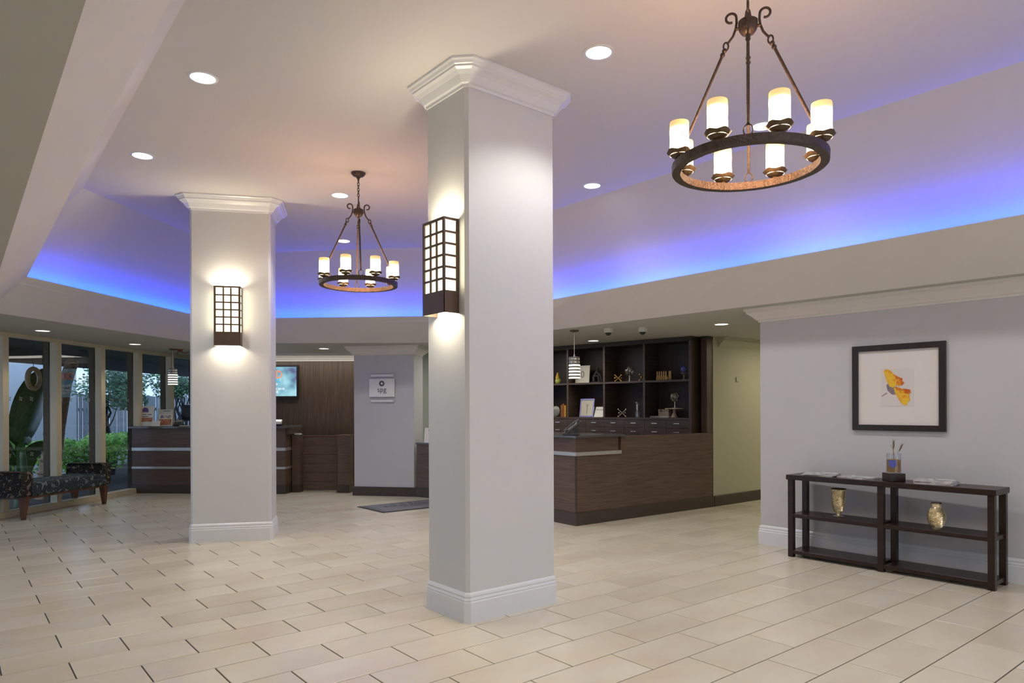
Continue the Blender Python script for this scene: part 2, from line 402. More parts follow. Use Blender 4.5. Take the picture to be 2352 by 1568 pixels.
# ------------------------------------------------------------------ floor
inside_poly = [(-3.5, -4.0), (14.0, -4.0), (14.0, 13.8), (3.25, 13.88), WL(-5.9, 0)]
fl = MB().prism([(-3.6, -4.1), (14.1, -4.1), (14.1, 16.0), WL(6.3, 0.1), WL(-6.0, 0.1)], -0.12, -0.006).obj('floor', M['grout'])
struct(fl)
TU, TV, GAP = 0.604, 0.3055, 0.0075
def w2p(u, v, z=0.0):
    X = u * FV - v * FU; D = u * FU + v * FV
    if D < 0.3: return None
    return (1176 + X / D * 1598, 938.6 - (z - 1.4) / D * 1598)
def tile_poly(u0, v0):
    g = GAP / 2; return [(u0 + g, v0 + g), (u0 + TU - g, v0 + g), (u0 + TU - g, v0 + TV - g), (u0 + g, v0 + TV - g)]
def tile_geo(mb, poly):
    n = len(poly); inn = offset_poly(poly, -0.002)
    vs = [(x, y, -0.010) for x, y in poly] + [(x, y, -0.0015) for x, y in poly] + [(x, y, 0.0) for x, y in inn]
    fs = [tuple(2 * n + i for i in range(n))]
    for k in (0, 1):
        for i in range(n): fs.append((k * n + i, k * n + (i + 1) % n, (k + 1) * n + (i + 1) % n, (k + 1) * n + i))
    mb.add(vs, fs)
def winside(p): return (Vector(p) - W0).dot(WN) < 0.0
def clip_win(poly):
    out = []
    for i in range(len(poly)):
        a, b = Vector(poly[i]), Vector(poly[(i + 1) % len(poly)])
        da, db = (a - W0).dot(WN), (b - W0).dot(WN)
        if da < 0: out.append(tuple(a))
        if da * db < 0: t = da / (da - db); out.append(tuple(a + (b - a) * t))
    return out
tiles = []
for j in range(-19, 40):
    v0 = 1.8125 + j * TV
    off = 3.845 if j % 2 else 3.543       # half-tile running bond
    for i in range(-13, 18):
        u0 = off + i * TU - TU
        c = (u0 + TU / 2, v0 + TV / 2)
        poly = tile_poly(u0, v0)
        if u0 < -3.6 or u0 > 13.6: continue
        ins = [winside(p) for p in poly]
        if not any(ins): continue
        area = 0; q = [w2p(*p) for p in poly]
        if all(q):
            cx = sum(p[0] for p in q) / 4; cy = sum(p[1] for p in q) / 4
            if -60 < cx < 2412 and cy < 1600:
                area = abs(sum(q[k][0] * q[(k + 1) % 4][1] - q[(k + 1) % 4][0] * q[k][1] for k in range(4))) / 2
        hid = (c[0] > 6.65 and c[1] < 3.9) or (c[0] > 5.95 and c[1] > 6.1) or (2.66 < c[0] < 3.4 and 3.75 < c[1] < 4.15)
        if hid: area = 0
        tiles.append((area, u0, v0, poly, all(ins)))
tiles.sort(key=lambda t: -t[0])
tm = MB(); tile_geo(tm, tile_poly(0, 0)); proto_tile = None; rest = MB()
for k, (area, u0, v0, poly, full) in enumerate(tiles):
    if k < 300 and area > 0:
        if full:
            if proto_tile is None:
                proto_tile = tm.obj('floor_tile', M['tile'], fl); o = proto_tile
            else:
                o = proto_tile.copy(); COL.objects.link(o)
            o.location = (u0, v0, 0)
        else:
            cp = clip_win(poly)
            if len(cp) > 2:
                mb = MB(); tile_geo(mb, cp); mb.obj('floor_tile', M['tile'], fl)
    else:
        cp = poly if full else clip_win(poly)
        if len(cp) > 2: tile_geo(rest, cp)
o = rest.obj('distant_tiles', M['tile'], fl); o['kind'] = 'stuff'

# ------------------------------------------------------------------ ceiling: tray with sloped fascia and blue-lit cove
bot = [(0.23, -4.0), (0.32, 8.957), (3.049, 11.283), (5.987, 8.927), (6.674, -4.0)]
top = [(0.515, -4.0), (0.634, 8.545), (3.05, 10.822), (5.808, 8.295), (5.92, -4.0)]
crs = [(0.917, -4.0), (1.078, 8.209), (3.238, 10.263), (5.281, 8.153), (5.577, -4.0)]
cl = MB(); cl.add([(x, y, ZC) for x, y in crs], [(4, 3, 2, 1, 0)])
cl.add([(x, y, ZC + 0.06) for x, y in offset_poly(crs[::-1], 0.3)], [(0, 1, 2, 3, 4)])
ceil = struct(cl.obj('ceiling', M['ceil']))
def subdiv(a, k=16):
    out = []
    for p, q in zip(a[:-1], a[1:]): out += [(p[0] + (q[0] - p[0]) * i / k, p[1] + (q[1] - p[1]) * i / k) for i in range(k)]
    return out + [a[-1]]
def strip(a, za, b, zb):
    a = subdiv(a); b = subdiv(b)
    n = len(a); return [(x, y, za) for x, y in a] + [(x, y, zb) for x, y in b], [(i, i + 1, n + i + 1, n + i) for i in range(n - 1)]
MB().add(*strip(bot, ZS, top, ZF)).obj('fascia', M['fascia'], ceil)
lip = offset_poly(top, -0.09, False); led_o = offset_poly(top, -0.34, False)
mb = MB(); mb.add(*strip(top, ZF, lip, ZF)); mb.add(*strip(lip, ZF, lip, 2.69)); mb.add(*strip(lip, 2.69, led_o, 2.69))
mb.obj('cove_ledge', M['trim'], ceil)
MB().add(*strip(led_o, 2.69, crs, ZC)).obj('cove_slope', M['ceil'], ceil)
outer = [(-3.6, -4.0), WL(-5.95, 0.05), WL(6.1, 0.05), (14.0, 13.95), (14.0, -4.0)]
MB().add(*strip(outer, ZS, bot, ZS)).obj('soffit', M['soffit'], ceil)
# blue LED strips lying on the ledge of the three lit sides
mid = offset_poly(top, -0.118, False)
for i in range(1, 4):
    a = Vector(mid[i]); b = Vector(mid[i + 1]); d = (b - a).normalized(); a = a + d * 0.1; b = b - d * 0.1
    nn = Vector((-d.y, d.x)) * 0.012
    MB().prism([tuple(a - nn), tuple(b - nn), tuple(b + nn), tuple(a + nn)], 2.692, 2.712).obj('light_strip', M['led'], ceil)

# ------------------------------------------------------------------ walls
wr = [(wallu(-4), -4.0), (wallu(3.95), 3.95), (14.0, 3.95), (14.0, 3.7), (7.1, 3.7), (7.1, -4.0)]
struct(MB().prism(wr, 0, ZS).obj('wall_right', M['paint']))
crown_s = [(0.0, 2.28), (0.012, 2.28), (0.014, 2.296), (0.03, 2.305), (0.05, 2.33), (0.085, 2.36), (0.10, 2.375), (0.10, 2.39), (0.115, 2.395), (0.12, ZS - 0.001), (0, ZS - 0.001)]
wline = [(wallu(3.95), 3.95), (wallu(-4), -4.0)][::-1]
base_p = [(0.0, 0.0), (0.018, 0.0), (0.018, 0.135), (0.013, 0.142), (0.016, 0.15), (0.013, 0.158), (0.009, 0.165), (0.012, 0.175), (0.008, 0.188), (0.0, 0.198)]
wline = [(14.0, 3.95), (wallu(3.95), 3.95), (wallu(-4), -4.0)]
wl2 = wline[::-1]      # travelling so that the room is on the right-hand side of the line is handled below
def off_sign(line, inside):
    a, b = line[0], line[1]; nx, ny = (b[1] - a[1]), -(b[0] - a[0])
    return line if (inside[0] - a[0]) * nx + (inside[1] - a[1]) * ny > 0 else line[::-1]
wl2 = off_sign([(wallu(-4), -4.0), (wallu(3.95), 3.95), (14.0, 3.95)], (0, 0))
struct(sweep(wl2, base_p, False).obj('baseboard_right', M['trim']))
struct(sweep(wl2, crown_s, False).obj('trim_1', M['fascia']))
# olive corridor wall
struct(MB().box(8.47, 14.0, 5.88, 6.02, 0, ZS).obj('wall_corridor', M['olive']))
struct(MB().box(14.0, 14.15, -4.0, 14.0, 0, ZS).obj('wall_corridor_end', M['olive']))
struct(sweep(off_sign([(8.47, 5.88), (14.0, 5.88)], (9, 0)), [(0, 0), (0.022, 0), (0.022, 0.135), (0.016, 0.15), (0, 0.15)], False).obj('baseboard_corridor', M['kick']))
struct(sweep(off_sign([(8.60, 5.88), (14.0, 5.88)], (9, 0)), crown_s, False).obj('trim_2', M['olive']))
MB().bbox(9.03, 9.10, 5.865, 5.88, 1.79, 1.86).obj('thermostat', M['olive'])
tag(bpy.data.objects['thermostat'], 'small square thermostat plate on the olive corridor wall', 'thermostat')
# reception back walls
bw = Vector((1.17, -0.95)).normalized(); bn = Vector((-bw.y, bw.x))
if bn.y < 0: bn = -bn
def BW(s, off=0.0): p = Vector((4.60, 12.63)) + bw * s + bn * off; return (p.x, p.y)
struct(MB().prism([BW(-0.5, 0), BW(5.2, 0), BW(5.2, 0.15), BW(-0.35, 0.15), WL(6.15, 0.0), WL(6.0, 0.0)], 0, ZS).obj('wall_back', M['sage']))
struct(MB().prism([BW(-0.5, -0.03), BW(1.58, -0.03), BW(1.58, 0.0), BW(-0.5, 0.0)], 0, 2.29).obj('wall_panelling', M['vwood']))
struct(sweep(off_sign([BW(-0.5, -0.03), BW(1.60, -0.03)], (3, 5)), crown_s, False).obj('trim_3', M['fascia']))
struct(MB().box(8.75, 8.9, 6.02, 9.6, 0, ZS).obj('wall_shelf_side', M['sage']))
# unseen sides of the lobby
struct(MB().box(-3.6, -3.5, -4.0, 7.05, 0, ZS).obj('wall_left', M['paint']))
mb = MB(); mb.box(-3.6, 14.1, -4.12, -4.0, 0, 3.7); struct(mb.obj('wall_rear', M['paint']))

# ------------------------------------------------------------------ window wall
rts = [0.148 + 0.934 * k for k in range(-6, 8)]
ww = MB().box(-5.95, 6.1, -0.0, 0.10, 2.375, ZS)
hd = struct(ww.obj('trim_4', M['cream'], None, (W0.x, W0.y, 0), WA))
struct(MB().bbox(-5.95, 6.1, 0.0, 0.12, -0.004, 0.085, 0.006).obj('trim_5', M['cream'], None, (W0.x, W0.y, 0), WA))
struct(MB().box(-5.95, 6.1, 0.12, 0.22, 2.375, ZS + 0.2).obj('trim_6', M['brownframe'], None, (W0.x, W0.y, 0), WA))
struct(MB().box(-5.95, 6.1, 0.12, 0.20, -0.1, 0.085).obj('trim_7', M['brownframe'], None, (W0.x, W0.y, 0), WA))
starmesh = None
for k, e in enumerate(rts):
    # window_n : cream post, brown outer post, glass pane, etched marks; local frame along the wall
    wn = struct(MB().box(e - 0.095, e, 0.0, 0.105, 0.085, 2.375).obj('window_%d' % (k + 1), M['cream'], None, (W0.x, W0.y, 0), WA))
    MB().box(e - 0.095, e, 0.125, 0.21, 0.085, 2.375).obj('outer_post', M['brownframe'], wn)
    if k < len(rts) - 1:
        e2 = rts[k + 1] - 0.095
        MB().box(e, e2, 0.110, 0.116, 0.085, 2.375).obj('glass_pane', M['glass'], wn)
        if 4 <= k <= 8:
            for zz in (1.56, 0.80):
                for q in range(4):
                    cx = e + 0.13 + q * 0.19
                    mbx = MB()
                    for a in range(4):
                        an = a * PI / 2 + 0.5; ca, sa = math.cos(an), math.sin(an)
                        pts = [(0.004, 0.0), (0.022, 0.013), (0.036, 0.006), (0.03, -0.004), (0.014, -0.007)]
                        vs = [(cx + x * ca - z * sa, y, zz + x * sa + z * ca) for y in (0.1085, 0.1095) for x, z in pts]
                        mbx.add(vs, [tuple(range(5)), tuple(range(9, 4, -1))] + [(i, (i + 1) % 5, 5 + (i + 1) % 5, 5 + i) for i in range(5)])
                    mbx.obj('etched_pinwheel', M['etch'], wn)

# ------------------------------------------------------------------ outdoors
struct(MB().prism([WL(-6, 0.2), WL(16, 0.2), WL(16, 14), WL(-6, 14)], -0.25, -0.12).obj('ground', M['soil']))
struct(MB().prism([WL(-6, 0.22), WL(6.2, 0.22), WL(9.0, 2.2), WL(-6, 2.2)], 2.46, 2.60).obj('eave', M['eave']))
struct(MB().prism([WL(-6, 2.2), WL(9.0, 2.2), WL(9.0, 2.3), WL(-6, 2.3)], 2.23, 2.62).obj('eave_board', M['eave']))
ow = MB().prism([WL(2.0, 4.6), WL(7.75, 4.9), WL(7.75, 5.05), WL(2.0, 4.75)], -0.2, 3.2).obj('garden_wall', M['outwall'])
tag(ow, 'plain white garden wall beyond the left-hand windows', 'wall')
def leaf_cloud(mb, c, rad, n, size, flat=1.0, seed=0):
    rnd = random.Random(seed)
    for _ in range(n):
        d = Vector((rnd.gauss(0, 1), rnd.gauss(0, 1), rnd.gauss(0, 1))).normalized() * (rnd.random() ** 0.35)
        p = Vector((c[0] + d.x * rad[0], c[1] + d.y * rad[1], c[2] + d.z * rad[2]))
        a = Vector((rnd.gauss(0, 1), rnd.gauss(0, 1), rnd.gauss(0, .6))).normalized(); b = a.orthogonal().normalized()
        s = size * (0.6 + rnd.random() * 0.8)
        mb.add([p - a * s, p + b * s * 0.45, p + a * s, p - b * s * 0.45], [(0, 1, 2, 3)])
# clipped hedges (leaf mass over a woody core)
def hedge(s0, s1, off, h, label, seed, dens=2600):
    x, y = WL((s0 + s1) / 2, off)
    t = thing('hedge', label, 'hedge', (x, y, -0.12), WA)
    L_ = (s1 - s0) / 2
    mb = MB(); rnd = random.Random(seed)
    for _ in range(dens):
        px = rnd.uniform(-L_, L_); py = rnd.uniform(-0.38, 0.38); pz = 0.25 + (h - 0.25) * (rnd.random() ** 0.45) + rnd.uniform(-.05, .07)
        a = Vector((rnd.gauss(0, 1), rnd.gauss(0, 1), rnd.gauss(0, .5))).normalized(); b = a.orthogonal().normalized(); s = rnd.uniform(0.03, 0.06)
        p = Vector((px, py, pz)); mb.add([p - a * s, p + b * s * 0.5, p + a * s, p - b * s * 0.5], [(0, 1, 2, 3)])
    o = mb.obj('leaves', M['leaf'], t); o['kind'] = 'stuff'
    st = MB()
    for k in range(int(L_ * 12)):
        px = rnd.uniform(-L_ * .95, L_ * .95); py = rnd.uniform(-0.2, 0.2)
        st.tube([(px, py, 0), (px + rnd.uniform(-.08, .08), py, h * 0.45), (px + rnd.uniform(-.15, .15), py + rnd.uniform(-.1, .1), h * 0.8)], [0.016, 0.011, 0.005], 5)
    o = st.obj('stems', M['bark'], t); o['kind'] = 'stuff'
    return t
hedge(5.35, 9.2, 2.55, 0.98, 'bright green clipped hedge outside the window beside the stepped dark desk', 3, 5200)
hedge(3.95, 5.2, 2.75, 0.88, 'low bright green hedge seen through the second window from the left', 5, 2200)
# big-leaved banana plants
def banana(s, off, leaves, label, matk='banana'):
    x, y = WL(s, off); t = thing('banana_plant', label, 'plant', (x, y, -0.12), WA)
    MB().tube([(0, 0, 0), (0.02, 0, 0.4), (0.0, 0.02, 0.9)], [0.07, 0.06, 0.04], 10).obj('stem', M['leafdark'], t)
    for (ax, az, lx, lz, wd) in leaves:
        vs = []; fs = []; n = 10
        P0 = Vector((0, 0, ax)); P2 = Vector((lx, 0.1, lz)); P1 = Vector((lx * 0.3, 0.0, az))
        for i in range(n + 1):
            q = i / n; p = P0 * (1 - q) ** 2 + P1 * 2 * q * (1 - q) + P2 * q * q
            d = ((P1 - P0) * (1 - q) + (P2 - P1) * q).normalized(); sd = d.cross(Vector((0, 1, 0)))
            sd.normalize(); wq = wd * (math.sin(PI * min(1, q * 0.92 + 0.04)) ** 0.6) * (0.12 if q < 0.15 else 1)
            vs += [p - sd * wq + Vector((0, 0.06, 0)), p - sd * wq * 0.5 + Vector((0, 0.0, 0)), p + Vector((0, -0.035, 0)), p + sd * wq * 0.5, p + sd * wq + Vector((0, 0.06, 0))]
        for i in range(n):
            for j in range(4): a = i * 5 + j; fs.append((a, a + 1, a + 6, a + 5))
        o = MB().add(vs, fs, True).obj('leaf', M[matk], t)
    return t
banana(1.75, 1.25, [(0.9, 1.6, 0.75, 2.15, 0.33), (0.9, 1.3, 0.30, 1.35, 0.30), (0.6, 1.0, -0.5, 1.2, 0.16), (0.5, 0.9, 0.8, 0.95, 0.14), (0.4, 0.5, -0.4, 0.5, 0.13)],
       'dark big-leaved banana plant outside the leftmost window')
banana(4.2, 3.6, [(0.5, 1.0, 0.75, 1.25, 0.16), (0.5, 0.9, -0.45, 1.15, 0.15), (0.4, 0.6, 0.75, 0.85, 0.15), (0.3, 0.5, 0.9, 0.5, 0.18)],
       'broad-leaved green plant behind the low hedge in the second window', 'leaf')
banana(1.5, 0.95, [(0.35, 0.6, 0.35, 0.75, 0.09), (0.3, 0.5, -0.3, 0.62, 0.09), (0.4, 0.8, 0.1, 1.0, 0.09)],
       'small dark leafy plant low outside the leftmost window')
# round tan ring on a cord among the leaves
x, y = WL(1.30, 0.62)
t = thing('garden_ring', 'round tan ring outside the leftmost window', 'ornament', (x, y, 1.87), WA)
MB().tube([(0.115 * math.cos(2 * PI * i / 28), 0, 0.15 * math.sin(2 * PI * i / 28)) for i in range(28)], 0.034, 8, closed=True).obj('ring', M['clay'], t)
MB().tube([(0, 0, 0.15), (0, 0, 0.58)], 0.004, 6).obj('cord', M['bark'], t)
# leaning palm trunk
x, y = WL(2.95, 1.75); pts = [(0, 0, -0.05), (0.06, 0, 0.5), (0.2, 0, 1.2), (0.42, 0, 2.0), (0.62, 0, 2.44)]
t = thing('palm_trunk', 'leaning tan palm trunk outside the second window from the left', 'tree', (x, y, -0.12), WA)
MB().tube(pts, [0.20, 0.17, 0.14, 0.11, 0.10], 14).obj('trunk', M['palmbark'], t)
for i in range(9):
    q = i / 9; z = 0.2 + q * 2.0; xx = 0.02 + 0.42 * (q ** 1.4); rr = 0.19 - 0.075 * q
    MB().lathe([(rr, 0), (rr + 0.012, 0.02), (rr, 0.04)], 14, (xx, 0, z)).obj('trunk_ring', M['palmbark'], t)
# dark multi-stemmed tree
def tree(s, off, label, spread, crown, seed, hh=2.6, leafm='leafdark', n=1500):
    x, y = WL(s, off); t = thing('garden_tree', label, 'tree', (x, y, -0.12), WA)
    rnd = random.Random(seed); mb = MB()
    for k in range(5):
        a = rnd.uniform(-1, 1) * spread; p = [(rnd.uniform(-.05, .05), 0, 0)]
        for i in range(1, 6):
            p.append((a * i / 5 + rnd.uniform(-.07, .07), rnd.uniform(-.12, .12), hh * 0.85 * i / 5))
        mb.tube(p, [0.065, 0.055, 0.045, 0.035, 0.025, 0.015], 7)
        for b in range(4):
            i = 1 + b; q = p[i]; e = rnd.choice((-1, 1)) * rnd.uniform(.2, .45)
            mb.tube([q, (q[0] + e * .5, q[1], q[2] + .2), (q[0] + e, q[1] + rnd.uniform(-.1, .1), q[2] + .5)], [0.022, 0.015, 0.007], 5)
    mb.obj('branches', M['bark'], t)
    lm = MB()
    for k in range(7):
        leaf_cloud(lm, (rnd.uniform(-crown, crown), rnd.uniform(-.4, .4), hh * rnd.uniform(.82, 1.25)), (.5, .4, .3), n // 7, 0.05, seed=seed * 10 + k)
    o = lm.obj('foliage', M[leafm], t); o['kind'] = 'stuff'
tree(7.1, 3.55, 'dark many-stemmed tree outside the third window, above the hedge', 0.6, 0.75, 11, 2.15, n=2600)
tree(9.0, 4.1, 'leafy tree outside the fourth window in front of the fence', 0.35, 0.7, 23, 2.15, n=2600)
tree(11.4, 4.3, 'dark leafy tree outside the window beside the square column', 0.4, 1.0, 31, 2.2, n=3200)
tree(5.4, 7.5, 'tall dark tree behind the white garden wall', 0.6, 1.4, 41, 4.2)
# plank fence beyond
x, y = WL(7.9, 5.4)
t = thing('plank_fence', 'weathered grey vertical plank fence beyond the garden trees', 'fence', (x, y, -0.12), WA)
pm = MB().box(0, 0.115, 0, 0.022, 0, 1.95); pl = None
for k in range(46):
    if pl is None: pl = pm.obj('plank', M['fence'], t); o = pl
    else: o = pl.copy(); COL.objects.link(o)
    o.location = (k * 0.15, random.uniform(-.006, .006), random.uniform(-.02, .02))
for z in (0.4, 1.5): MB().box(0, 6.9, 0.024, 0.06, z, z + 0.08).obj('rail', M['fence'], t)

# ------------------------------------------------------------------ columns
def chamf(x0, x1, y0, y1, c):
    return [(x0 + c, y0), (x1 - c, y0), (x1, y0 + c), (x1, y1 - c), (x1 - c, y1), (x0 + c, y1), (x0, y1 - c), (x0, y0 + c)]
crown_c = [(0.0, -0.145), (0.010, -0.145), (0.013, -0.128), (0.028, -0.122), (0.040, -0.105), (0.055, -0.082), (0.078, -0.062), (0.098, -0.052), (0.100, -0.040), (0.108, -0.036), (0.118, -0.022), (0.130, -0.014), (0.132, -0.001), (0.0, -0.001)]
def column(loc, rotz, wd, dp, label):
    t = thing('column', label, 'column', loc, rotz)
    pts = chamf(0, wd, 0, dp, 0.022)
    MB().prism(pts, 0, ZC).obj('shaft', M['column'], t)
    sweep(pts, base_p).obj('baseboard', M['trim'], t)
    sweep(pts, [(a, b + ZC) for a, b in crown_c]).obj('crown_moulding', M['trim'], t)
    return t
column((2.633, 3.706, 0), 0, 0.785, 0.485, 'large square grey-white column nearest the camera, with one sconce on its left face')
eB = Vector((0.8916, -0.4528)); nB = Vector((0.4528, 0.8916))
pB = Vector((1.96, 7.803)) + eB * 0.018 + nB * 0.018
column((pB.x, pB.y, 0), math.atan2(eB.y, eB.x), 0.812, 0.47, 'square grey-white column farther back on the left, beside the desk and windows')

# ------------------------------------------------------------------ sconces: local X along wall, -Y out of the wall
def sconce(loc, rotz, label):
    t = thing('wall_sconce', label, 'wall lamp', loc, rotz, 'grid-fronted box sconces on the columns')
    Wd, Dp, Ht, zb = 0.262, 0.118, 0.625, 0.145
    x0, x1, y0 = -Wd / 2, Wd / 2, -Dp
    mb = MB(); f = 0.020
    mb.box(x0, x1, y0, y0 + 0.004, 0, zb); mb.box(x0, x0 + 0.004, y0, 0, 0, zb); mb.box(x1 - 0.004, x1, y0, 0, 0, zb)
    mb.obj('lower_panel', M['sconcemetal'], t)
    fr = MB()
    for xa, xb in ((x0, x0 + f), (x1 - f, x1)): fr.box(xa, xb, y0, y0 + 0.012, zb, Ht)
    for xs in (x0, x1 - 0.006): fr.box(xs, xs + 0.006, -0.022, 0, zb, Ht)
    fr.box(x0 + f, x1 - f, y0, y0 + 0.012, Ht - 0.018, Ht)
    for xs in (x0, x1 - 0.006): fr.box(xs, xs + 0.006, y0 + 0.012, -0.022, Ht - 0.018, Ht)
    fr.obj('frame', M['sconcemetal'], t)
    bars = MB(); ih = (Ht - 0.018 - zb) / 6
    for k in range(1, 3):
        xc = x0 + f + (Wd - 2 * f) * k / 3; bars.box(xc - 0.0075, xc + 0.0075, y0 + 0.001, y0 + 0.010, zb, Ht - 0.018)
    for k in range(1, 6):
        z = zb + ih * k; bars.box(x0 + f, x1 - f, y0, y0 + 0.009, z - 0.007, z + 0.007)
        for xs in (x0, x1 - 0.006): bars.box(xs, xs + 0.006, y0 + 0.012, -0.022, z - 0.007, z + 0.007)
    bars.obj('grid_bars', M['sconcemetal'], t)
    iw = (Wd - 2 * f) / 3
    for k in range(6):
        for j in range(3):
            xa = x0 + f + iw * j
            MB().box(xa + 0.003, xa + iw - 0.003, y0 + 0.012, y0 + 0.015, zb + ih * k + 0.003, zb + ih * (k + 1) - 0.003).obj('pane', M['pane'], t)
        for xs in (x0 + 0.006, x1 - 0.009):
            MB().box(xs, xs + 0.003, y0 + 0.016, -0.024, zb + ih * k + 0.003, zb + ih * (k + 1) - 0.003).obj('pane', M['pane'], t)
    MB().box(x0 + 0.05, x1 - 0.05, -0.085, -0.03, 0.06, 0.09).obj('lamp_holder', M['steel'], t)
    for nm, z, rx, en in (('sconce_uplight', Ht - 0.06, PI, 5.2), ('sconce_downlight', 0.05, 0, 3.6)):
        l = light(nm, 'AREA', (0, -0.062, z), en, (1.0, 0.85, 0.60), (rx, 0, 0), shape='RECTANGLE', size=0.16, size_y=0.06); l.parent = t
    for sx in (-1, 1):
        l = light('sconce_side_light', 'AREA', (sx * (Wd / 2 + 0.004), -0.06, zb + 0.24), 0.45, (1.0, 0.82, 0.50), (0, -sx * PI / 2 , 0), shape='RECTANGLE', size=0.42, size_y=0.07); l.parent = t
    l = light('sconce_front_light', 'AREA', (0, y0 - 0.004, zb + 0.24), 1.6, (1.0, 0.85, 0.58), (PI / 2, 0, PI), shape='RECTANGLE', size=0.22, size_y=0.44); l.parent = t
    l.rotation_euler = (-PI / 2, 0, 0)
    return t
# column A left face looks to -X: local -Y -> -X  => rotate by -90 deg
sconce((2.632, 3.921, 2.032), -PI / 2, 'lit box sconce with dark grid front on the nearest column')
cB = pB + eB * 0.392
sconce((cB.x, cB.y, 2.072), math.atan2(eB.y, eB.x), 'lit box sconce with dark grid front on the farther left column')

# ------------------------------------------------------------------ chandeliers
def chandelier(loc, rot, label):
    t = thing('chandelier', label, 'chandelier', loc, rot, 'round iron candle chandeliers')
    RR = 0.345
    # hammered ring, rectangular section
    mb = MB(); n = 64; vs = []; fs = []
    rnd = random.Random(3)
    for i in range(n):
        a = 2 * PI * i / n; j = rnd.uniform(-.0015, .0015)
        for rr, z in ((RR - 0.020, -0.019), (RR + 0.020, -0.019), (RR + 0.022, 0.019), (RR - 0.020, 0.019)):
            vs.append(((rr + j) * math.cos(a), (rr + j) * math.sin(a), z))
    for i in range(n):
        for k in range(4):
            a = i * 4 + k; b = i * 4 + (k + 1) % 4; c = ((i + 1) % n) * 4; fs.append((a, c + k, c + (k + 1) % 4, b))
    mb.add(vs, fs, False).obj('ring', M['iron'], t)
    for k in range(8):
        a = R(22.5 + 45 * k); cx, cy = (RR + 0.0) * math.cos(a), (RR + 0.0) * math.sin(a)
        # scalloped drip dish
        seg = 24; vs = []; fs = []
        prof = [(0.012, 0.019), (0.014, 0.026), (0.036, 0.034), (0.056, 0.052), (0.062, 0.060), (0.058, 0.056), (0.034, 0.040), (0.01, 0.034)]
        for rr, z in prof:
            for q in range(seg):
                g = 2 * PI * q / seg; wv = (1 + 0.05 * (rr / 0.062) ** 2 * math.cos(5 * g)); vs.append((cx + rr * wv * math.cos(g), cy + rr * wv * math.sin(g), z + 0.004 * (rr / 0.062) ** 2 * math.cos(5 * g)))
        for i in range(len(prof) - 1):
            for q in range(seg): a0 = i * seg + q; b0 = i * seg + (q + 1) % seg; fs.append((a0, b0, b0 + seg, a0 + seg))
        d = MB().add(vs, fs, True).obj('drip_dish', M['bronze'], t)
        # glass candle
        cr = 0.046
        pr = [(0.030, 0.040), (cr, 0.042), (cr * 1.01, 0.08), (cr * 0.985, 0.12), (cr * 1.01, 0.16), (cr, 0.195), (cr * 0.97, 0.203), (cr * 0.86, 0.203), (cr * 0.84, 0.19), (cr * 0.84, 0.17)]
        MB().lathe(pr, 20, (cx, cy, 0)).obj('candle_shade', M['candle'], t)
    HZ = 0.683
    for k in range(4):
        a = PI / 2 * k; ca, sa = math.cos(a), math.sin(a)
        def W(rr, z): return (rr * ca, rr * sa, z)
        rod = MB(); rod.tube([W(0.112, 0.578), W(RR - 0.008, 0.075)], 0.0075, 8)
        for z, rr in ((0.560, 0.120), (0.580, 0.111)): rod.sphere(W(rr, z), 0.0125, 8, 6)
        rod.obj('suspension_rod', M['iron'], t)
        hk = MB()
        c0 = W(RR - 0.006, 0.045)
        hk.tube([(c0[0] + 0.020 * math.cos(g) * -sa, c0[1] + 0.020 * math.cos(g) * ca, c0[2] + 0.026 * math.sin(g)) for g in [2 * PI * i / 14 for i in range(14)]], 0.0035, 6, closed=True)
        hk.obj('ring_hook', M['iron'], t)
        sc = MB(); up = []
        for i in range(17):      # S-scroll: curl over the top of the arm
            q = i / 16; g = PI - q * 1.6 * PI; rr = 0.025 * (1 - 0.5 * max(0, q - .55))
            up.append(W(0.054 + 0.025 + rr * math.cos(g), HZ + 0.050 + rr * math.sin(g)))
        sc.tube([W(0.100, 0.612), W(0.088, 0.622), W(0.070, 0.645), W(0.057, 0.680), W(0.053, 0.710)] + up, 0.0062, 7)
        sc.tube([W(0.035, HZ - 0.005), W(0.060, HZ - 0.005)], 0.008, 7)
        sc.obj('scroll', M['iron'], t)
        lk = MB(); lk.tube([W(0.104 + 0.012 * math.cos(g), 0.600 + 0.020 * math.sin(g)) for g in [2 * PI * i / 12 for i in range(12)]], 0.0045, 6, closed=True)
        lk.obj('upper_link', M['iron'], t)
    MB().lathe([(0.004, HZ - 0.065), (0.012, HZ - 0.055), (0.010, HZ - 0.045), (0.030, HZ - 0.038), (0.042, HZ - 0.020), (0.046, HZ + 0.005), (0.046, HZ + 0.024), (0.038, HZ + 0.030), (0.022, HZ + 0.034), (0.016, HZ + 0.05), (0.012, HZ + 0.075), (0.005, HZ + 0.085)], 24).obj('hub', M['iron'], t)
    lp = MB(); lp.tube([(0.030 * math.cos(g), 0, HZ + 0.095 + 0.034 * math.sin(g)) for g in [2 * PI * i / 18 for i in range(18)]], 0.005, 7, closed=True)
    lp.obj('hanging_loop', M['iron'], t)
    topz = ZC - loc[2]; z = HZ + 0.125; k = 0
    while z < topz - 0.045:
        c = MB(); a = PI / 2 * (k % 2) + 0.4
        c.tube([(0.010 * math.cos(g) * math.cos(a), 0.010 * math.cos(g) * math.sin(a), z + 0.017 * math.sin(g) + 0.012) for g in [2 * PI * i / 10 for i in range(10)]], 0.0033, 5, closed=True)
        c.obj('chain_link', M['iron'], t); z += 0.026; k += 1
    MB().lathe([(0.008, topz - 0.060), (0.016, topz - 0.052), (0.020, topz - 0.040), (0.050, topz - 0.030), (0.066, topz - 0.012), (0.068, topz - 0.001)], 24).obj('ceiling_rose', M['iron'], t)
    l = light('chandelier_glow', 'POINT', (0, 0, 0.13), 20, (1.0, 0.55, 0.27), shadow_soft_size=0.12); l.parent = t
    return t
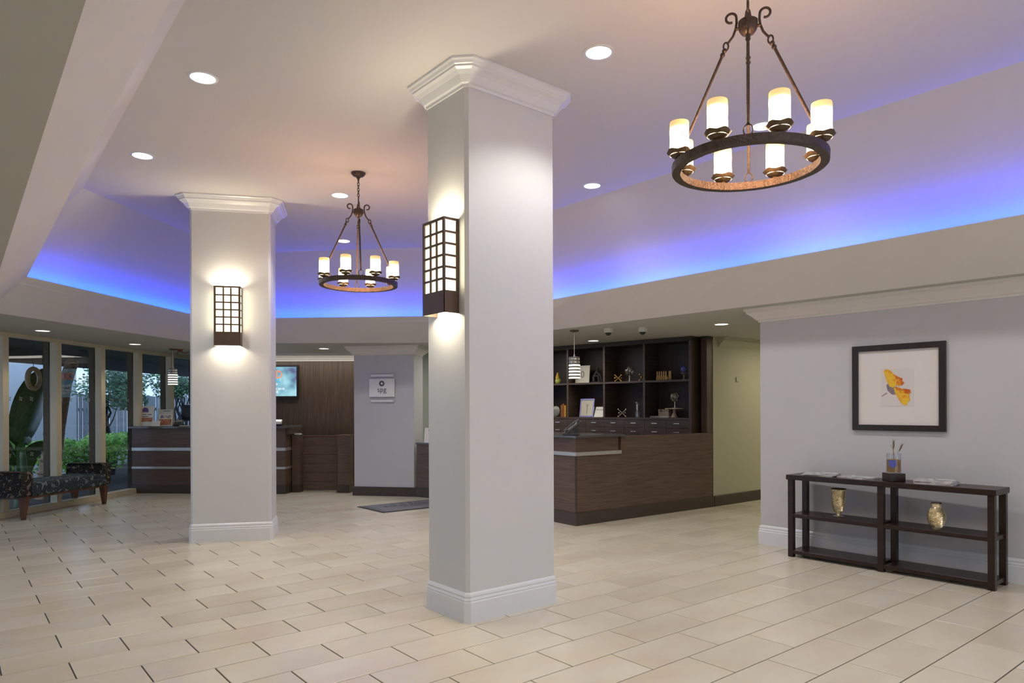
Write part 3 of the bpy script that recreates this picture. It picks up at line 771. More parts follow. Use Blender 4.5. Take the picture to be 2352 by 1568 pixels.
chandelier((3.06, 1.917, 2.592), R(31.9), 'large round iron candle chandelier at upper right, nearer one')
chandelier((3.048, 6.058, 2.592), R(66.5), 'smaller-looking round iron candle chandelier between the two columns, farther one')

# ------------------------------------------------------------------ downlights
def downlight(x, y, z, label, group, low=False, en=56.0):
    t = thing('ceiling_downlight', label, 'ceiling light', (x, y, z), 0, group)
    MB().lathe([(0.078, -0.001), (0.080, -0.006), (0.098, -0.004), (0.100, -0.0005)], 28).obj('trim_ring', M['trim'], t)
    MB().lathe([(0.0001, -0.0045), (0.079, -0.0030)], 28).obj('lamp', M['canlow'] if low else M['can'], t)
    l = light('downlight_beam', 'SPOT', (0, 0, -0.03), en, (1.0, 0.965, 0.90) if not low else (1.0, 0.90, 0.72), (0, 0, 0), spot_size=R(125), spot_blend=0.55, shadow_soft_size=0.06)
    l.parent = t
    return t
G1 = 'round downlights in the tray ceiling'
for x, y, lb in [(1.353, 4.972, 'bright downlight above and left of the farther column, upper one'), (1.349, 6.829, 'bright downlight at the far left of the tray ceiling, lower one'),
                 (3.203, 3.061, 'bright downlight just right of the nearest column crown'), (5.063, 4.935, 'downlight at the ceiling edge right of the nearest column'),
                 (3.213, 6.806, 'downlight beside the chain of the farther chandelier'), (4.12, 8.625, 'downlight behind the rods of the farther chandelier'),
                 (5.061, 3.042, 'downlight seen between the candles of the nearer chandelier')]:
    downlight(x, y, ZC, lb, G1)
for x, y in ((5.06, 6.75), (3.2, -0.8), (5.06, 0.9), (1.35, 1.0)):
    light('unseen_downlight', 'SPOT', (x, y, ZC - 0.03), 54, (1.0, 0.965, 0.90), spot_size=R(125), spot_blend=0.55, shadow_soft_size=0.06)
G2 = 'round downlights in the low soffit'
for x, y, lb in [(0.955, 10.678, 'dim soffit downlight above the leftmost window'), (2.262, 12.015, 'lit soffit downlight above the third and fourth windows'),
                 (4.899, 11.01, 'soffit downlight above the dark panelled wall with the television'), (7.544, 7.338, 'soffit downlight in front of the display shelves'),
                 (7.305, 4.951, 'soffit downlight above the corridor opening')]:
    downlight(x, y, ZS, lb, G2, True, 13.0)
light('corridor_light', 'AREA', (11.0, 4.9, 2.38), 33, (1.0, 0.90, 0.66), shape='RECTANGLE', size=4.0, size_y=0.8)
light('reception_fill', 'AREA', (6.9, 8.6, 2.38), 24, (1.0, 0.94, 0.80), shape='RECTANGLE', size=0.8, size_y=2.5)  # unseen area fill added to lift the dark wood of the reception
light('reception_back_fill', 'AREA', (5.0, 11.75, 2.38), 16, (1.0, 0.94, 0.82), (0, 0, R(-39)), shape='RECTANGLE', size=2.6, size_y=0.5)  # added fill over the back desk area, no fixture modelled

# ------------------------------------------------------------------ pendants
def pendant(x, y, z0, z1, label):
    t = thing('pendant_lamp', label, 'pendant lamp', (x, y, z0), 0, 'striped cylinder pendant lamps over the desks')
    h = z1 - z0; rr = 0.072
    MB().lathe([(rr - 0.008, 0.004), (rr - 0.003, 0.0), (rr - 0.003, h), (rr - 0.008, h)], 28).obj('glass_cylinder', M['plate'], t)
    n = 7
    for k in range(n):
        z = h * (k + 0.12) / n
        MB().lathe([(rr - 0.002, z), (rr + 0.002, z), (rr + 0.002, z + h / n * 0.42), (rr - 0.002, z + h / n * 0.42)], 28).obj('band', M['pendband'] if k < 5 else M['silver'], t)
    MB().lathe([(0.002, h), (rr - 0.004, h + 0.002), (0.012, h + 0.008), (0.010, h + 0.03), (0.003, h + 0.035)], 20).obj('cap', M['steel'], t)
    MB().tube([(0, 0, h + 0.03), (0, 0, ZS - z0 - 0.02)], 0.004, 6).obj('stem', M['steel'], t)
    MB().lathe([(0.005, ZS - z0 - 0.03), (0.055, ZS - z0 - 0.018), (0.060, ZS - z0 - 0.001)], 24).obj('canopy', M['bronze'], t)
pendant(6.34, 6.51, 1.785, 2.07, 'striped cylinder pendant in front of the display shelves')
pendant(2.93, 12.57, 1.816, 2.086, 'striped cylinder pendant over the desk beside the windows')
# small copper sprinkler arms by the left pendant
x, y = 3.05, 12.62
t = thing('fire_sprinkler', 'small reddish sprinkler bracket under the soffit beside the left pendant', 'sprinkler', (x, y, ZS - 0.045), R(-39))
MB().lathe([(0.012, 0), (0.05, 0.03), (0.055, 0.044)], 16).obj('rose', M['jet'], t)
mb = MB(); mb.tube([(0, 0, 0.02), (0.08, 0, -0.02), (0.15, 0, 0.0)], 0.009, 6); mb.tube([(0, 0, 0.02), (-0.06, 0, -0.025)], 0.008, 6); mb.obj('arm', M['jet'], t)
# security cameras
for x, y, lb in ((6.546, 6.105, 'white dome camera under the soffit, left of the pair'), (6.83, 5.781, 'white dome camera under the soffit, right of the pair')):
    t = thing('dome_camera', lb, 'camera', (x, y, ZS - 0.001), 0, 'white dome security cameras')
    MB().lathe([(0.050, -0.055), (0.056, -0.05), (0.060, 0.0)], 24).obj('housing', M['camwhite'], t)
    MB().lathe([(0.0005, -0.092), (0.022, -0.086), (0.036, -0.070), (0.042, -0.052)], 20).obj('dome', M['black'], t)

# ------------------------------------------------------------------ long counter by the corridor
t = thing('reception_counter', 'dark striped laminate counter with a steel band, left of the olive corridor wall', 'counter', (0, 0, 0))
c0 = (5.835, 5.975); c1 = (6.60, 5.945); c2 = (8.47, 5.885); lf = (5.95, 9.15)
MB().prism([c0, c1, (6.60, 6.45), (6.5, 9.15), lf], 0.15, 0.832).obj('lower_panel', M['hwood'], t)
inn = [(c0[0] + 0.012, c0[1] + 0.014), (c1[0] - 0.03, c1[1] + 0.016), (6.56, 6.45), (6.5, 9.15), (lf[0] + 0.012, lf[1])]
MB().prism(inn, 0.875, 1.050).obj('upper_panel', M['hwood'], t)
MB().prism([(c0[0] - 0.014, c0[1] - 0.014), (c1[0], c1[1] - 0.012), (6.60, 6.40), (6.45, 9.15), (lf[0] - 0.012, lf[1])], 0.832, 0.875).obj('steel_band', M['steel'], t)
MB().prism([(c0[0] - 0.03, c0[1] - 0.03), (c1[0] + 0.06, c1[1] - 0.03), (6.66, 6.45), (6.55, 9.15), (lf[0] - 0.03, lf[1])], 1.050, 1.075).obj('countertop', M['granite'], t)
MB().prism([c1, c2, (8.47, 5.99), (6.60, 6.05)], 0.15, 1.050).obj('end_panel', M['hwood'], t)
MB().prism([(c0[0] - 0.022, c0[1] - 0.022), (8.47, 5.863), (8.47, 5.99), (6.6, 6.05), (6.5, 9.15), (lf[0] - 0.022, 9.15)], 0.0, 0.15).obj('kick_base', M['kick'], t)
MB().box(c0[0] - 0.004, c0[0] + 0.016, c0[1] - 0.004, c0[1] + 0.016, 0.15, 0.832).obj('corner_strip', M['kick'], t)
# post between shelves and corridor wall
t = thing('end_post', 'tall dark wood post between the display shelves and the olive wall', 'post', (8.335, 5.89, 0))
MB().bbox(0, 0.135, 0, 0.10, 1.051, ZS - 0.001, 0.002).obj('panel', M['vwood'], t)
MB().bbox(-0.002, 0.137, -0.01, 0.10, 2.385, ZS - 0.001, 0.002).obj('cap', M['cabdark'], t)

# desk phone on the counter
t = thing('desk_phone', 'dark grey desk telephone on the granite counter in front of the display shelves', 'telephone', (5.955, 6.19, 1.0755), R(-40))
MB().bbox(-0.10, 0.10, -0.09, 0.10, 0, 0.028, 0.006).obj('base', M['phone'], t)
Mt = Matrix.Translation((0.03, 0.0, 0.094)) @ Matrix.Rotation(R(-38), 4, 'Y')
MB().bbox(-0.125, 0.125, -0.09, 0.10, -0.012, 0.014, 0.006, Mt).obj('body', M['phone'], t)
mb = MB()
for i in range(5):
    for j in range(4): mb.box(-0.10 + i * 0.026, -0.083 + i * 0.026, -0.03 + j * 0.028, -0.012 + j * 0.028, 0.014, 0.019, Mt)
mb.obj('keypad', M['key'], t)
MB().box(0.045, 0.105, -0.03, 0.08, 0.0135, 0.016, Mt).obj('display', M['key'], t)
Mh = Mt @ Matrix.Translation((0, -0.068, 0.026))
mb = MB(); mb.bbox(-0.115, 0.115, -0.016, 0.016, 0.006, 0.022, 0.005, Mh); mb.bbox(-0.115, -0.07, -0.022, 0.022, -0.010, 0.012, 0.005, Mh); mb.bbox(0.07, 0.115, -0.022, 0.022, -0.010, 0.012, 0.005, Mh)
mb.obj('handset', M['phone'], t)
MB().box(0.03, 0.09, -0.07, 0.08, 0.015, 0.085).obj('stand', M['black'], t)

# ------------------------------------------------------------------ display shelves  (local: X along the unit, +Y to the room)
SA = math.atan2(0.98651, -0.16372); SO = (8.15, 6.05)
t = thing('display_shelf', 'tall dark wood display shelves with drawers behind the counter', 'shelving', (SO[0], SO[1], 0), SA)
SL, SD = 2.90, 0.42
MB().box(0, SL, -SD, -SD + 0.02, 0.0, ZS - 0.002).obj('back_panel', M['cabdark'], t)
for s in (0.735, 1.444, 2.149):
    MB().box(s - 0.017, s + 0.017, -SD + 0.02, 0, 1.263, 2.36).obj('divider', M['cab'], t)
MB().box(-0.03, 0.012, -SD, 0.0, 0, ZS - 0.002).obj('side_panel', M['vwood'], t)
MB().box(SL - 0.03, SL, -SD + 0.02, 0.0, 0, ZS - 0.002).obj('side_panel', M['cab'], t)
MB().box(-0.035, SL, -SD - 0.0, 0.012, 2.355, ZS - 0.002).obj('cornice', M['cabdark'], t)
edges = [0.012, 0.718, 0.752, 1.427, 1.461, 2.132, 2.166, SL - 0.03]
for k in range(0, 8, 2):
    MB().box(edges[k], edges[k + 1], -SD + 0.02, -0.001, 1.783, 1.811).obj('shelf_board', M['cab'], t)
MB().box(0.012, SL - 0.03, -SD + 0.02, 0.004, 1.235, 1.263).obj('shelf_board', M['cab'], t)
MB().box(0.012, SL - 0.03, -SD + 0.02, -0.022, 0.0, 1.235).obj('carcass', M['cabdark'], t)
for k in range(8):
    s0 = 0.014 + k * 0.357
    for z0, z1 in ((1.112, 1.232), (0.985, 1.109), (0.76, 0.982)):
        d = MB().bbox(s0, s0 + 0.353, -0.021, 0.0, z0, z1, 0.003).obj('drawer', M['cab'], t)
        zc = (z0 + z1) / 2 + 0.008
        h = MB(); h.bbox(s0 + 0.135, s0 + 0.225, 0.018, 0.026, zc - 0.005, zc + 0.005, 0.002)
        for q in (0.145, 0.215): h.box(s0 + q - 0.004, s0 + q + 0.004, 0.0, 0.020, zc - 0.004, zc + 0.004)
        h.obj('handle', M['silver'], d)
def SP(s, d=0.13):      # point on the shelf: s along the unit, d behind its front edge
    c, n_ = math.cos(SA), math.sin(SA); return (SO[0] + s * c + d * n_, SO[1] + s * n_ - d * c)
Z1, Z0 = 1.8115, 1.2635
def place(name, label, cat, s, z, d=0.13, rz=0.0, group=None):
    x, y = SP(s, d); return thing(name, label, cat, (x, y, z), SA + PI + rz, group)
# NB things on the shelf: local -Y faces the room, local X points to smaller s (to the right in view)
# upper row
t = place('green_vase', 'round yellow-green vase at the left end of the upper display shelf', 'vase', 2.44, Z1)
MB().lathe([(0.025, 0), (0.045, 0.02), (0.052, 0.05), (0.038, 0.08), (0.016, 0.092), (0.018, 0.10)], 20).obj('body', M['green'], t)
t = place('slim_vase', 'slim yellow vase behind the round green one', 'vase', 2.52, Z1, 0.22)
MB().lathe([(0.03, 0), (0.04, 0.05), (0.03, 0.13), (0.014, 0.17), (0.018, 0.19)], 20).obj('body', M['yellow'], t)
def picframe(s, z, wd, ht, label, inner, mk, tilt=8):
    t = place('framed_print', label, 'picture frame', s, z + 0.003, 0.13)
    Mt = Matrix.Rotation(R(-tilt), 4, 'X'); f = 0.022
    mb = MB(); mb.box(-wd / 2, wd / 2, 0, 0.016, 0, f, Mt); mb.box(-wd / 2, wd / 2, 0, 0.016, ht - f, ht, Mt)
    mb.box(-wd / 2, -wd / 2 + f, 0, 0.016, f, ht - f, Mt); mb.box(wd / 2 - f, wd / 2, 0, 0.016, f, ht - f, Mt)
    mb.obj('frame', M[mk], t)
    MB().box(-wd / 2 + f, wd / 2 - f, 0.006, 0.012, f, ht - f, Mt).obj('picture', M['offwhite'], t)
    inner(t, Mt, wd, ht)
    MB().box(-0.02, 0.02, 0.016, 0.10, 0, 0.012, None).obj('easel', M['black'], t)
def knot(t, Mt, wd, ht):
    mb = MB(); mb.tube([Mt @ Vector((0.0 + 0.025 * math.cos(g), 0.003, ht / 2 + 0.05 * math.sin(g))) for g in [2 * PI * i / 16 for i in range(16)]], 0.004, 5, closed=True); mb.obj('drawing', M['inkgrey'], t)
def stemdraw(t, Mt, wd, ht):
    mb = MB(); mb.tube([Mt @ Vector(p) for p in ((0.0, 0.004, 0.05), (0.002, 0.004, ht * 0.62))], 0.003, 5)
    for a in (-1, 0, 1): mb.tube([Mt @ Vector(p) for p in ((0.0, 0.004, ht * 0.58), (a * 0.03, 0.004, ht * 0.72))], 0.0018, 4)
    mb.obj('drawing', M['inkgrey'], t)
picframe(1.955, Z1, 0.27, 0.28, 'cream framed picture on the upper shelf behind the striped pendant', knot, 'offwhite', 6)
picframe(1.875, Z0, 0.275, 0.295, 'silver framed plant drawing on the lower display shelf', stemdraw, 'silver')
t = place('card_stand', 'white slanted card stand beside the silver framed drawing', 'card stand', 1.64, Z0 + 0.006)
Mt = Matrix.Rotation(R(-22), 4, 'X'); MB().box(-0.085, 0.085, 0, 0.008, 0, 0.17, Mt).obj('card', M['white'], t); MB().box(-0.07, 0.07, -0.0015, 0.0, 0.115, 0.122, Mt).obj('dark_line', M['inkgrey'], t); MB().box(-0.09, 0.09, -0.03, 0.1, -0.005, 0.0).obj('foot', M['white'], t)
# abstract seated figure
t = place('abstract_statue', 'small dark abstract figure statue on the upper shelf beside the cream frame', 'statue', 1.665, Z1)
MB().bbox(-0.09, 0.09, -0.04, 0.04, 0, 0.015, 0.003).obj('plinth', M['black'], t)
mb = MB(); mb.tube([(-0.06, 0, 0.014), (-0.065, 0, 0.09), (-0.02, 0, 0.15), (0.01, 0, 0.19)], [0.02, 0.018, 0.022, 0.012], 8)
mb.tube([(-0.055, 0, 0.10), (0.02, 0.01, 0.11), (0.03, 0.01, 0.014)], [0.018, 0.016, 0.013], 8); mb.tube([(0.0, 0, 0.16), (0.06, 0, 0.12), (0.085, 0, 0.015)], [0.014, 0.012, 0.009], 8)
mb.sphere((0.015, 0, 0.218), 0.024, 10, 8); mb.obj('figure', M['bark'], t)
def jack(s, z, sz, label, mk, rz=0.0):
    t = place('jack_ornament', label, 'ornament', s, z, 0.13, rz)
    h = sz * 0.5; dirs = [(1, 0.35, 1), (-1, -0.35, 1), (0.25, 1, 0.0)]
    dirs = [Vector(d).normalized() for d in dirs]; L_ = sz * 0.66; zc = L_ * dirs[0].z * 1.0 + 0.013
    mb = MB()
    for d in dirs:
        a = Vector((0, 0, zc)) - d * L_; b = Vector((0, 0, zc)) + d * L_; mb.tube([a, b], 0.007, 6)
    mb.obj('bars', M[mk], t)
    mb = MB()
    for d in dirs:
        for g in (-1, 1): mb.sphere(Vector((0, 0, zc)) + d * L_ * g, 0.014, 10, 6)
    mb.obj('knobs', M[mk], t)
jack(1.266, Z1, 0.10, 'gold toy-jack ornament beside the glass bubble globe', 'gold')
jack(0.835, Z1, 0.095, 'small gold toy-jack ornament beside a divider on the upper shelf', 'gold', 0.5)
jack(1.198, Z0, 0.12, 'silver toy-jack ornament on the lower display shelf', 'silver', 0.2)
def globe(s, z, label, hgt=0.235):
    t = place('glass_globe', label, 'ornament', s, z)
    rr = 0.072
    MB().lathe([(0.032, 0), (0.034, 0.006), (0.010, 0.014), (0.007, 0.06), (0.012, hgt - 2 * rr)], 16).obj('stand', M['silver'], t)
    MB().sphere((0, 0, hgt - rr), rr, 24, 14).obj('glass_bubble', M['globeglass'], t)
    rnd = random.Random(int(s * 100)); mb = MB()
    for k in range(34):
        d = Vector((rnd.gauss(0, 1), rnd.gauss(0, 1), rnd.gauss(0, 1))).normalized()
        mb.tube([(0, 0, hgt - rr), Vector((0, 0, hgt - rr)) + d * rr * 0.8], 0.0012, 4); mb.sphere(Vector((0, 0, hgt - rr)) + d * rr * 0.85, 0.0085, 8, 5)
    mb.obj('silver_burst', M['silver'], t)
globe(1.062, Z1, 'clear glass bubble globe on a stand, upper display shelf')
# cake stand then globe on it
t = place('pedestal_stand', 'white-topped pedestal stand on the lower display shelf', 'cake stand', 0.308, Z0)
MB().lathe([(0.052, 0), (0.054, 0.006), (0.040, 0.02), (0.022, 0.07), (0.018, 0.125)], 20).obj('pedestal', M['tan'], t)
MB().lathe([(0.02, 0.124), (0.132, 0.127), (0.134, 0.137), (0.01, 0.139)], 28).obj('plate_top', M['offwhite'], t)
globe(0.298, Z0 + 0.14, 'clear glass bubble globe standing on the pedestal stand', 0.235)
# skittles
spins = None
for k in range(7):
    s = 0.585 - k * 0.036
    lb = 'leftmost pale wooden skittle in the row on the upper shelf'
    if k == 0:
        spins = place('wooden_skittle', lb, 'skittle', s, Z1, 0.13, 0, 'row of wooden skittles')
        MB().lathe([(0.012, 0), (0.017, 0.02), (0.018, 0.045), (0.011, 0.08), (0.007, 0.098), (0.010, 0.110), (0.012, 0.122), (0.008, 0.134), (0.0005, 0.138)], 14).obj('body', M['pinwood'], spins)
        MB().lathe([(0.0095, 0.094), (0.0100, 0.100), (0.0095, 0.104)], 14).obj('neck_band', M['offwhite'], spins)
    else:
        c = copy_tree(spins); c['label'] = '%s pale wooden skittle from the left in the row on the upper shelf' % ('second', 'third', 'fourth', 'fifth', 'sixth', 'rightmost, seventh')[k - 1]; x, y = SP(s, 0.13 + (0.03 if k == 5 else 0)); c.location = (x, y, Z1)
t = place('wooden_ball', 'pale wooden ball lying before the wooden skittles', 'ball', 0.395, Z1, 0.075)
MB().sphere((0, 0, 0.024), 0.024, 16, 10).obj('body', M['pinwood'], t)
t = place('blue_finial', 'blue ribbed ball on a small stand at the right of the upper shelf', 'ornament', 0.151, Z1)
MB().lathe([(0.028, 0), (0.026, 0.008), (0.010, 0.018), (0.012, 0.07), (0.05, 0.094), (0.054, 0.104), (0.02, 0.108)], 20).obj('stand', M['plate'], t)
mb = MB(); seg = 24; vs = []; fs = []
for i in range(11):
    for q in range(seg): th = PI * i / 10; rr = 0.046 * math.sin(th) * (1 + 0.05 * math.cos(12 * 2 * PI * q / seg)) + 1e-4; vs.append((rr * math.cos(2 * PI * q / seg), rr * math.sin(2 * PI * q / seg), 0.150 - 0.046 * math.cos(th)))
for i in range(10):
    for q in range(seg): a = i * seg + q; b = i * seg + (q + 1) % seg; fs.append((a, b, b + seg, a + seg))
mb.add(vs, fs, True).obj('ribbed_ball', M['blue'], t)
# lower row
t = place('round_plate', 'round grey plate standing at the left of the lower display shelf', 'plate', 2.485, Z0 + 0.002, 0.10)
MB().lathe([(0.0005, 0.006), (0.055, 0.006), (0.085, -0.008), (0.092, -0.008), (0.06, 0.012), (0.0005, 0.014)], 28, M4=Matrix.Translation((0, 0, 0.092)) @ Matrix.Rotation(R(80), 4, 'X')).obj('disc', M['plate'], t)
for s, h, mk, lb in ((2.372, 0.20, 'orange', 'tall orange book beside the grey plate'), (2.335, 0.215, 'orange', 'tall orange book, middle of the three beside the plate'), (2.298, 0.19, 'yellow', 'tall pale-spined yellow book, right of the orange ones')):
    t = place('shelf_book', lb, 'book', s, Z0, 0.13, 0, 'upright books on the lower display shelf')
    mb = MB(); mb.box(-0.015, 0.015, -0.0, 0.004, 0, h); mb.box(-0.015, -0.012, 0, 0.14, 0, h); mb.box(0.012, 0.015, 0, 0.14, 0, h); mb.obj('cover', M[mk], t)
    MB().box(-0.012, 0.012, 0.004, 0.137, 0.004, h - 0.004).obj('pages', M['pages'], t)
t = place('glass_bottle', 'tall clear glass bottle vase with a silver core on the lower shelf', 'bottle', 0.927, Z0)
MB().lathe([(0.036, 0), (0.038, 0.10), (0.030, 0.15), (0.026, 0.18), (0.032, 0.21), (0.028, 0.235), (0.012, 0.25)], 20).obj('glass_body', M['globeglass'], t)
MB().lathe([(0.010, 0.006), (0.012, 0.12), (0.017, 0.17), (0.0005, 0.20)], 12).obj('silver_core', M['silver'], t)
for k, (s, wd, mk) in enumerate(((0.60, 0.38, 'white'), (0.56, 0.34, 'offwhite'))):
    t = place('flat_book', ('white book lying flat under the tan box' if k == 0 else 'cream book lying flat on the white one'), 'book', s, Z0 + k * 0.011, 0.14, 0, 'flat books on the lower display shelf')
    mb = MB(); mb.box(-wd / 2, wd / 2, 0, 0.2, 0, 0.0025); mb.box(-wd / 2, wd / 2, 0, 0.2, 0.008, 0.0105); mb.obj('cover', M[mk], t)
    MB().box(-wd / 2 + 0.003, wd / 2 - 0.003, 0.003, 0.197, 0.0025, 0.008).obj('pages', M['pages'], t)
t = place('tan_box', 'small tan box with a dark latch on the flat books', 'box', 0.50, Z0 + 0.0218, 0.155)
MB().bbox(-0.085, 0.085, 0, 0.10, 0, 0.075, 0.003).obj('body', M['tan'], t); MB().bbox(-0.088, 0.088, -0.003, 0.103, 0.076, 0.100, 0.003).obj('lid', M['tan'], t)
MB().bbox(-0.05, -0.025, -0.007, -0.0035, 0.066, 0.092, 0.001).obj('latch', M['black'], t)

# ------------------------------------------------------------------ pillar with sign, side counter
pe = Vector((0.653, -0.783)).normalized(); pn = Vector((0.783, 0.653)).normalized(); PA = math.atan2(pe.y, pe.x)
t = thing('wall_pillar', 'flat pale pillar with a sign, at the back beside the dark panelling', 'pillar', (5.158, 10.429, 0), PA)
PW = 1.02
MB().box(0, PW, 0.0, 0.45, 0, ZS).obj('shaft', M['paint'], t)
sweep([(0, 0), (PW, 0), (PW, 0.45), (0, 0.45)], [(0, 0), (0.022, 0), (0.022, 0.14), (0.016, 0.146), (0, 0.146)]).obj('baseboard', M['kick'], t)
sweep([(0, 0), (PW, 0), (PW, 0.45), (0, 0.45)], [(a, b + 0.06) for a, b in crown_s[:-2]] + [(0.10, ZS - 0.001), (0, ZS - 0.001)] if False else crown_s).obj('crown_moulding', M['fascia'], t)
# clear sign
sc_ = PW / 2 - 0.03
px, py = (Vector((5.158, 10.429)) + pe * (0.49)).x, (Vector((5.158, 10.429)) + pe * (0.49)).y
t = thing('wall_sign', 'small square frosted sign with a gear mark and spg on the pale pillar', 'sign', (px, py, 1.53), PA)
MB().bbox(-0.215, 0.215, -0.030, -0.022, 0.07, 0.365, 0.002).obj('panel', M['acrylic'], t)
for z in (0.005, 0.415):
    MB().bbox(-0.20, 0.20, -0.024, -0.020, z - 0.016, z + 0.016, 0.001).obj('edge_strip', M['acrylic'], t)
    eb = MB(); eb.box(-0.202, 0.202, -0.0255, -0.0242, z - 0.019, z - 0.015); eb.box(-0.202, 0.202, -0.0255, -0.0242, z + 0.015, z + 0.019); eb.obj('strip_edge', M['steel'], t)
    for xx in (-0.19, 0.19): MB().lathe([(0.008, 0), (0.008, 0.028)], 10, M4=Matrix.Translation((xx, 0, z)) @ Matrix.Rotation(R(90), 4, 'X')).obj('standoff', M['steel'], t)
mb = MB()
for k in range(8):
    a = 2 * PI * k / 8; ca, sa = math.cos(a), math.sin(a); pts = [(0.020, -0.010), (0.040, -0.017), (0.048, 0.0), (0.040, 0.017), (0.020, 0.010)]
    vs = [(x * ca - z * sa, y, 0.285 + x * sa + z * ca) for y in (-0.0325, -0.0305) for x, z in pts]
    mb.add(vs, [tuple(range(5)), tuple(range(9, 4, -1))] + [(i, (i + 1) % 5, 5 + (i + 1) % 5, 5 + i) for i in range(5)])
n = 24; vs = []; fs = []
for i in range(n):
    a = 2 * PI * i / n
    for rr in (0.020, 0.028): vs.append((rr * math.cos(a), -0.0322, 0.285 + rr * math.sin(a)))
for i in range(n): fs.append((2 * i, 2 * i + 1, (2 * i + 3) % (2 * n), (2 * i + 2) % (2 * n)))
mb.add(vs, fs); mb.obj('gear_mark', M['inkgrey'], t)
text('lettering', 'spg', 0.12, M['inkgrey'], t, face_frame((0, -0.0315, 0.185), (1, 0, 0)))
# side counter right of the pillar
t = thing('side_counter', 'low dark laminate counter end just right of the pale pillar', 'counter', (0, 0, 0))
a0 = (5.835, 9.60); a1 = (5.965, 9.18)
MB().prism([a0, a1, (6.45, 9.18), (6.4, 9.6)], 0.15, 0.84).obj('body', M['hwood'], t)
MB().prism([(a0[0] - .02, a0[1] - .0), (a1[0] - .02, a1[1]), (6.45, 9.18), (6.4, 9.6)], 0, 0.15).obj('kick_base', M['kick'], t)
MB().prism([(a0[0] - .02, a0[1] - .0), (a1[0] - .02, a1[1]), (6.47, 9.18), (6.42, 9.6)], 0.84, 0.865).obj('countertop', M['granite'], t)
t = thing('brochure_stand', 'white brochure standing on the low counter beside the nearest column edge', 'brochure', (5.99, 9.47, 0.8655), R(-50))
Mt = Matrix.Rotation(R(-14), 4, 'X'); MB().box(-0.09, 0.09, 0, 0.006, 0.0, 0.24, Mt).obj('sheet', M['white'], t); MB().bbox(-0.09, 0.09, -0.01, 0.08, 0, 0.006, 0.001).obj('foot', M['acrylic'], t)
MB().box(-0.03, 0.06, -0.0015, 0, 0.19, 0.215, Mt).obj('dark_heading', M['inkgrey'], t)
t = thing('yellow_leaflet', 'yellow leaflet leaning behind the white brochure on the low counter', 'leaflet', (6.06, 9.53, 0.8655), R(-50))
MB().box(-0.06, 0.05, 0, 0.006, 0.0, 0.22, Mt).obj('sheet', M['yellow'], t); MB().bbox(-0.06, 0.05, 0, 0.07, 0, 0.005, 0.001).obj('foot', M['yellow'], t)

# ------------------------------------------------------------------ front desk at left (local X along its front, +Y behind)
de = Vector((0.7276, -0.686)); DA = math.atan2(de.y, de.x)
t = thing('front_desk', 'long dark laminate desk with two pale steel bands beside the windows', 'desk', (2.43, 13.168, 0), DA)
DW = 2.655
for z0, z1, nm, mk in ((0.142, 0.412, 'lower_panel', 'hwood'), (0.449, 0.716, 'middle_panel', 'hwood'), (0.768, 1.09, 'upper_panel', 'hwood')):
    MB().box(0, DW, 0, 0.6, z0, z1).obj(nm, M[mk], t)
for z0, z1 in ((0.412, 0.449), (0.716, 0.768)): MB().box(-0.004, DW + 0.006, -0.008, 0.5, z0, z1).obj('steel_band', M['steel'], t)
MB().box(-0.0, DW + 0.01, -0.018, 0.6, 0, 0.142).obj('kick_base', M['kick'], t)
MB().bbox(-0.05, DW + 0.045, -0.045, 0.64, 1.09, 1.128, 0.004).obj('countertop', M['granite'], t)
MB().bbox(DW + 0.001, DW + 0.06, 0.05, 0.6, 0.985, 1.089, 0.003).obj('bracket', M['cab'], t)
def DP(s, off=0.0): p = Vector((2.43, 13.168)) + de * s + Vector((-de.y, de.x)) * off; return (p.x, p.y)
t = thing('side_pedestal', 'short dark laminate pedestal beside the right end of the front desk', 'counter', (*DP(2.675, 0.24), 0), DA)
MB().box(0, 0.135, 0, 0.155, 0.13, 0.955).obj('body', M['hwood'], t); MB().box(0.0, 0.140, -0.012, 0.155, 0, 0.13).obj('kick_base', M['kick'], t)
MB().bbox(-0.005, 0.145, -0.012, 0.155, 0.955, 0.975, 0.003).obj('countertop', M['granite'], t)
t = thing('low_gate', 'low horizontal-grained dark gate between the pedestal and the pale pillar', 'gate', (4.716, 11.566, 0), math.atan2(11.094 - 11.566, 5.297 - 4.716))
for k in range(6): MB().bbox(0, 0.735, 0, 0.04, 0.012 + k * 0.154, 0.162 + k * 0.154, 0.003).obj('board', M['hwood'], t)
MB().bbox(-0.0, 0.735, -0.006, 0.046, 0.937, 0.950, 0.002).obj('top_edge', M['legwood'], t)
t = thing('gate_post', 'narrow dark post between the low gate and the pale pillar', 'post', (5.10, 10.93, 0), DA)
MB().box(0, 0.20, 0, 0.22, 0.13, 0.96).obj('body', M['hwood'], t); MB().box(-0.015, 0.20, -0.015, 0.22, 0, 0.13).obj('kick_base', M['kick'], t)
MB().bbox(-0.01, 0.205, -0.01, 0.22, 0.96, 0.972, 0.003).obj('top_edge', M['legwood'], t)

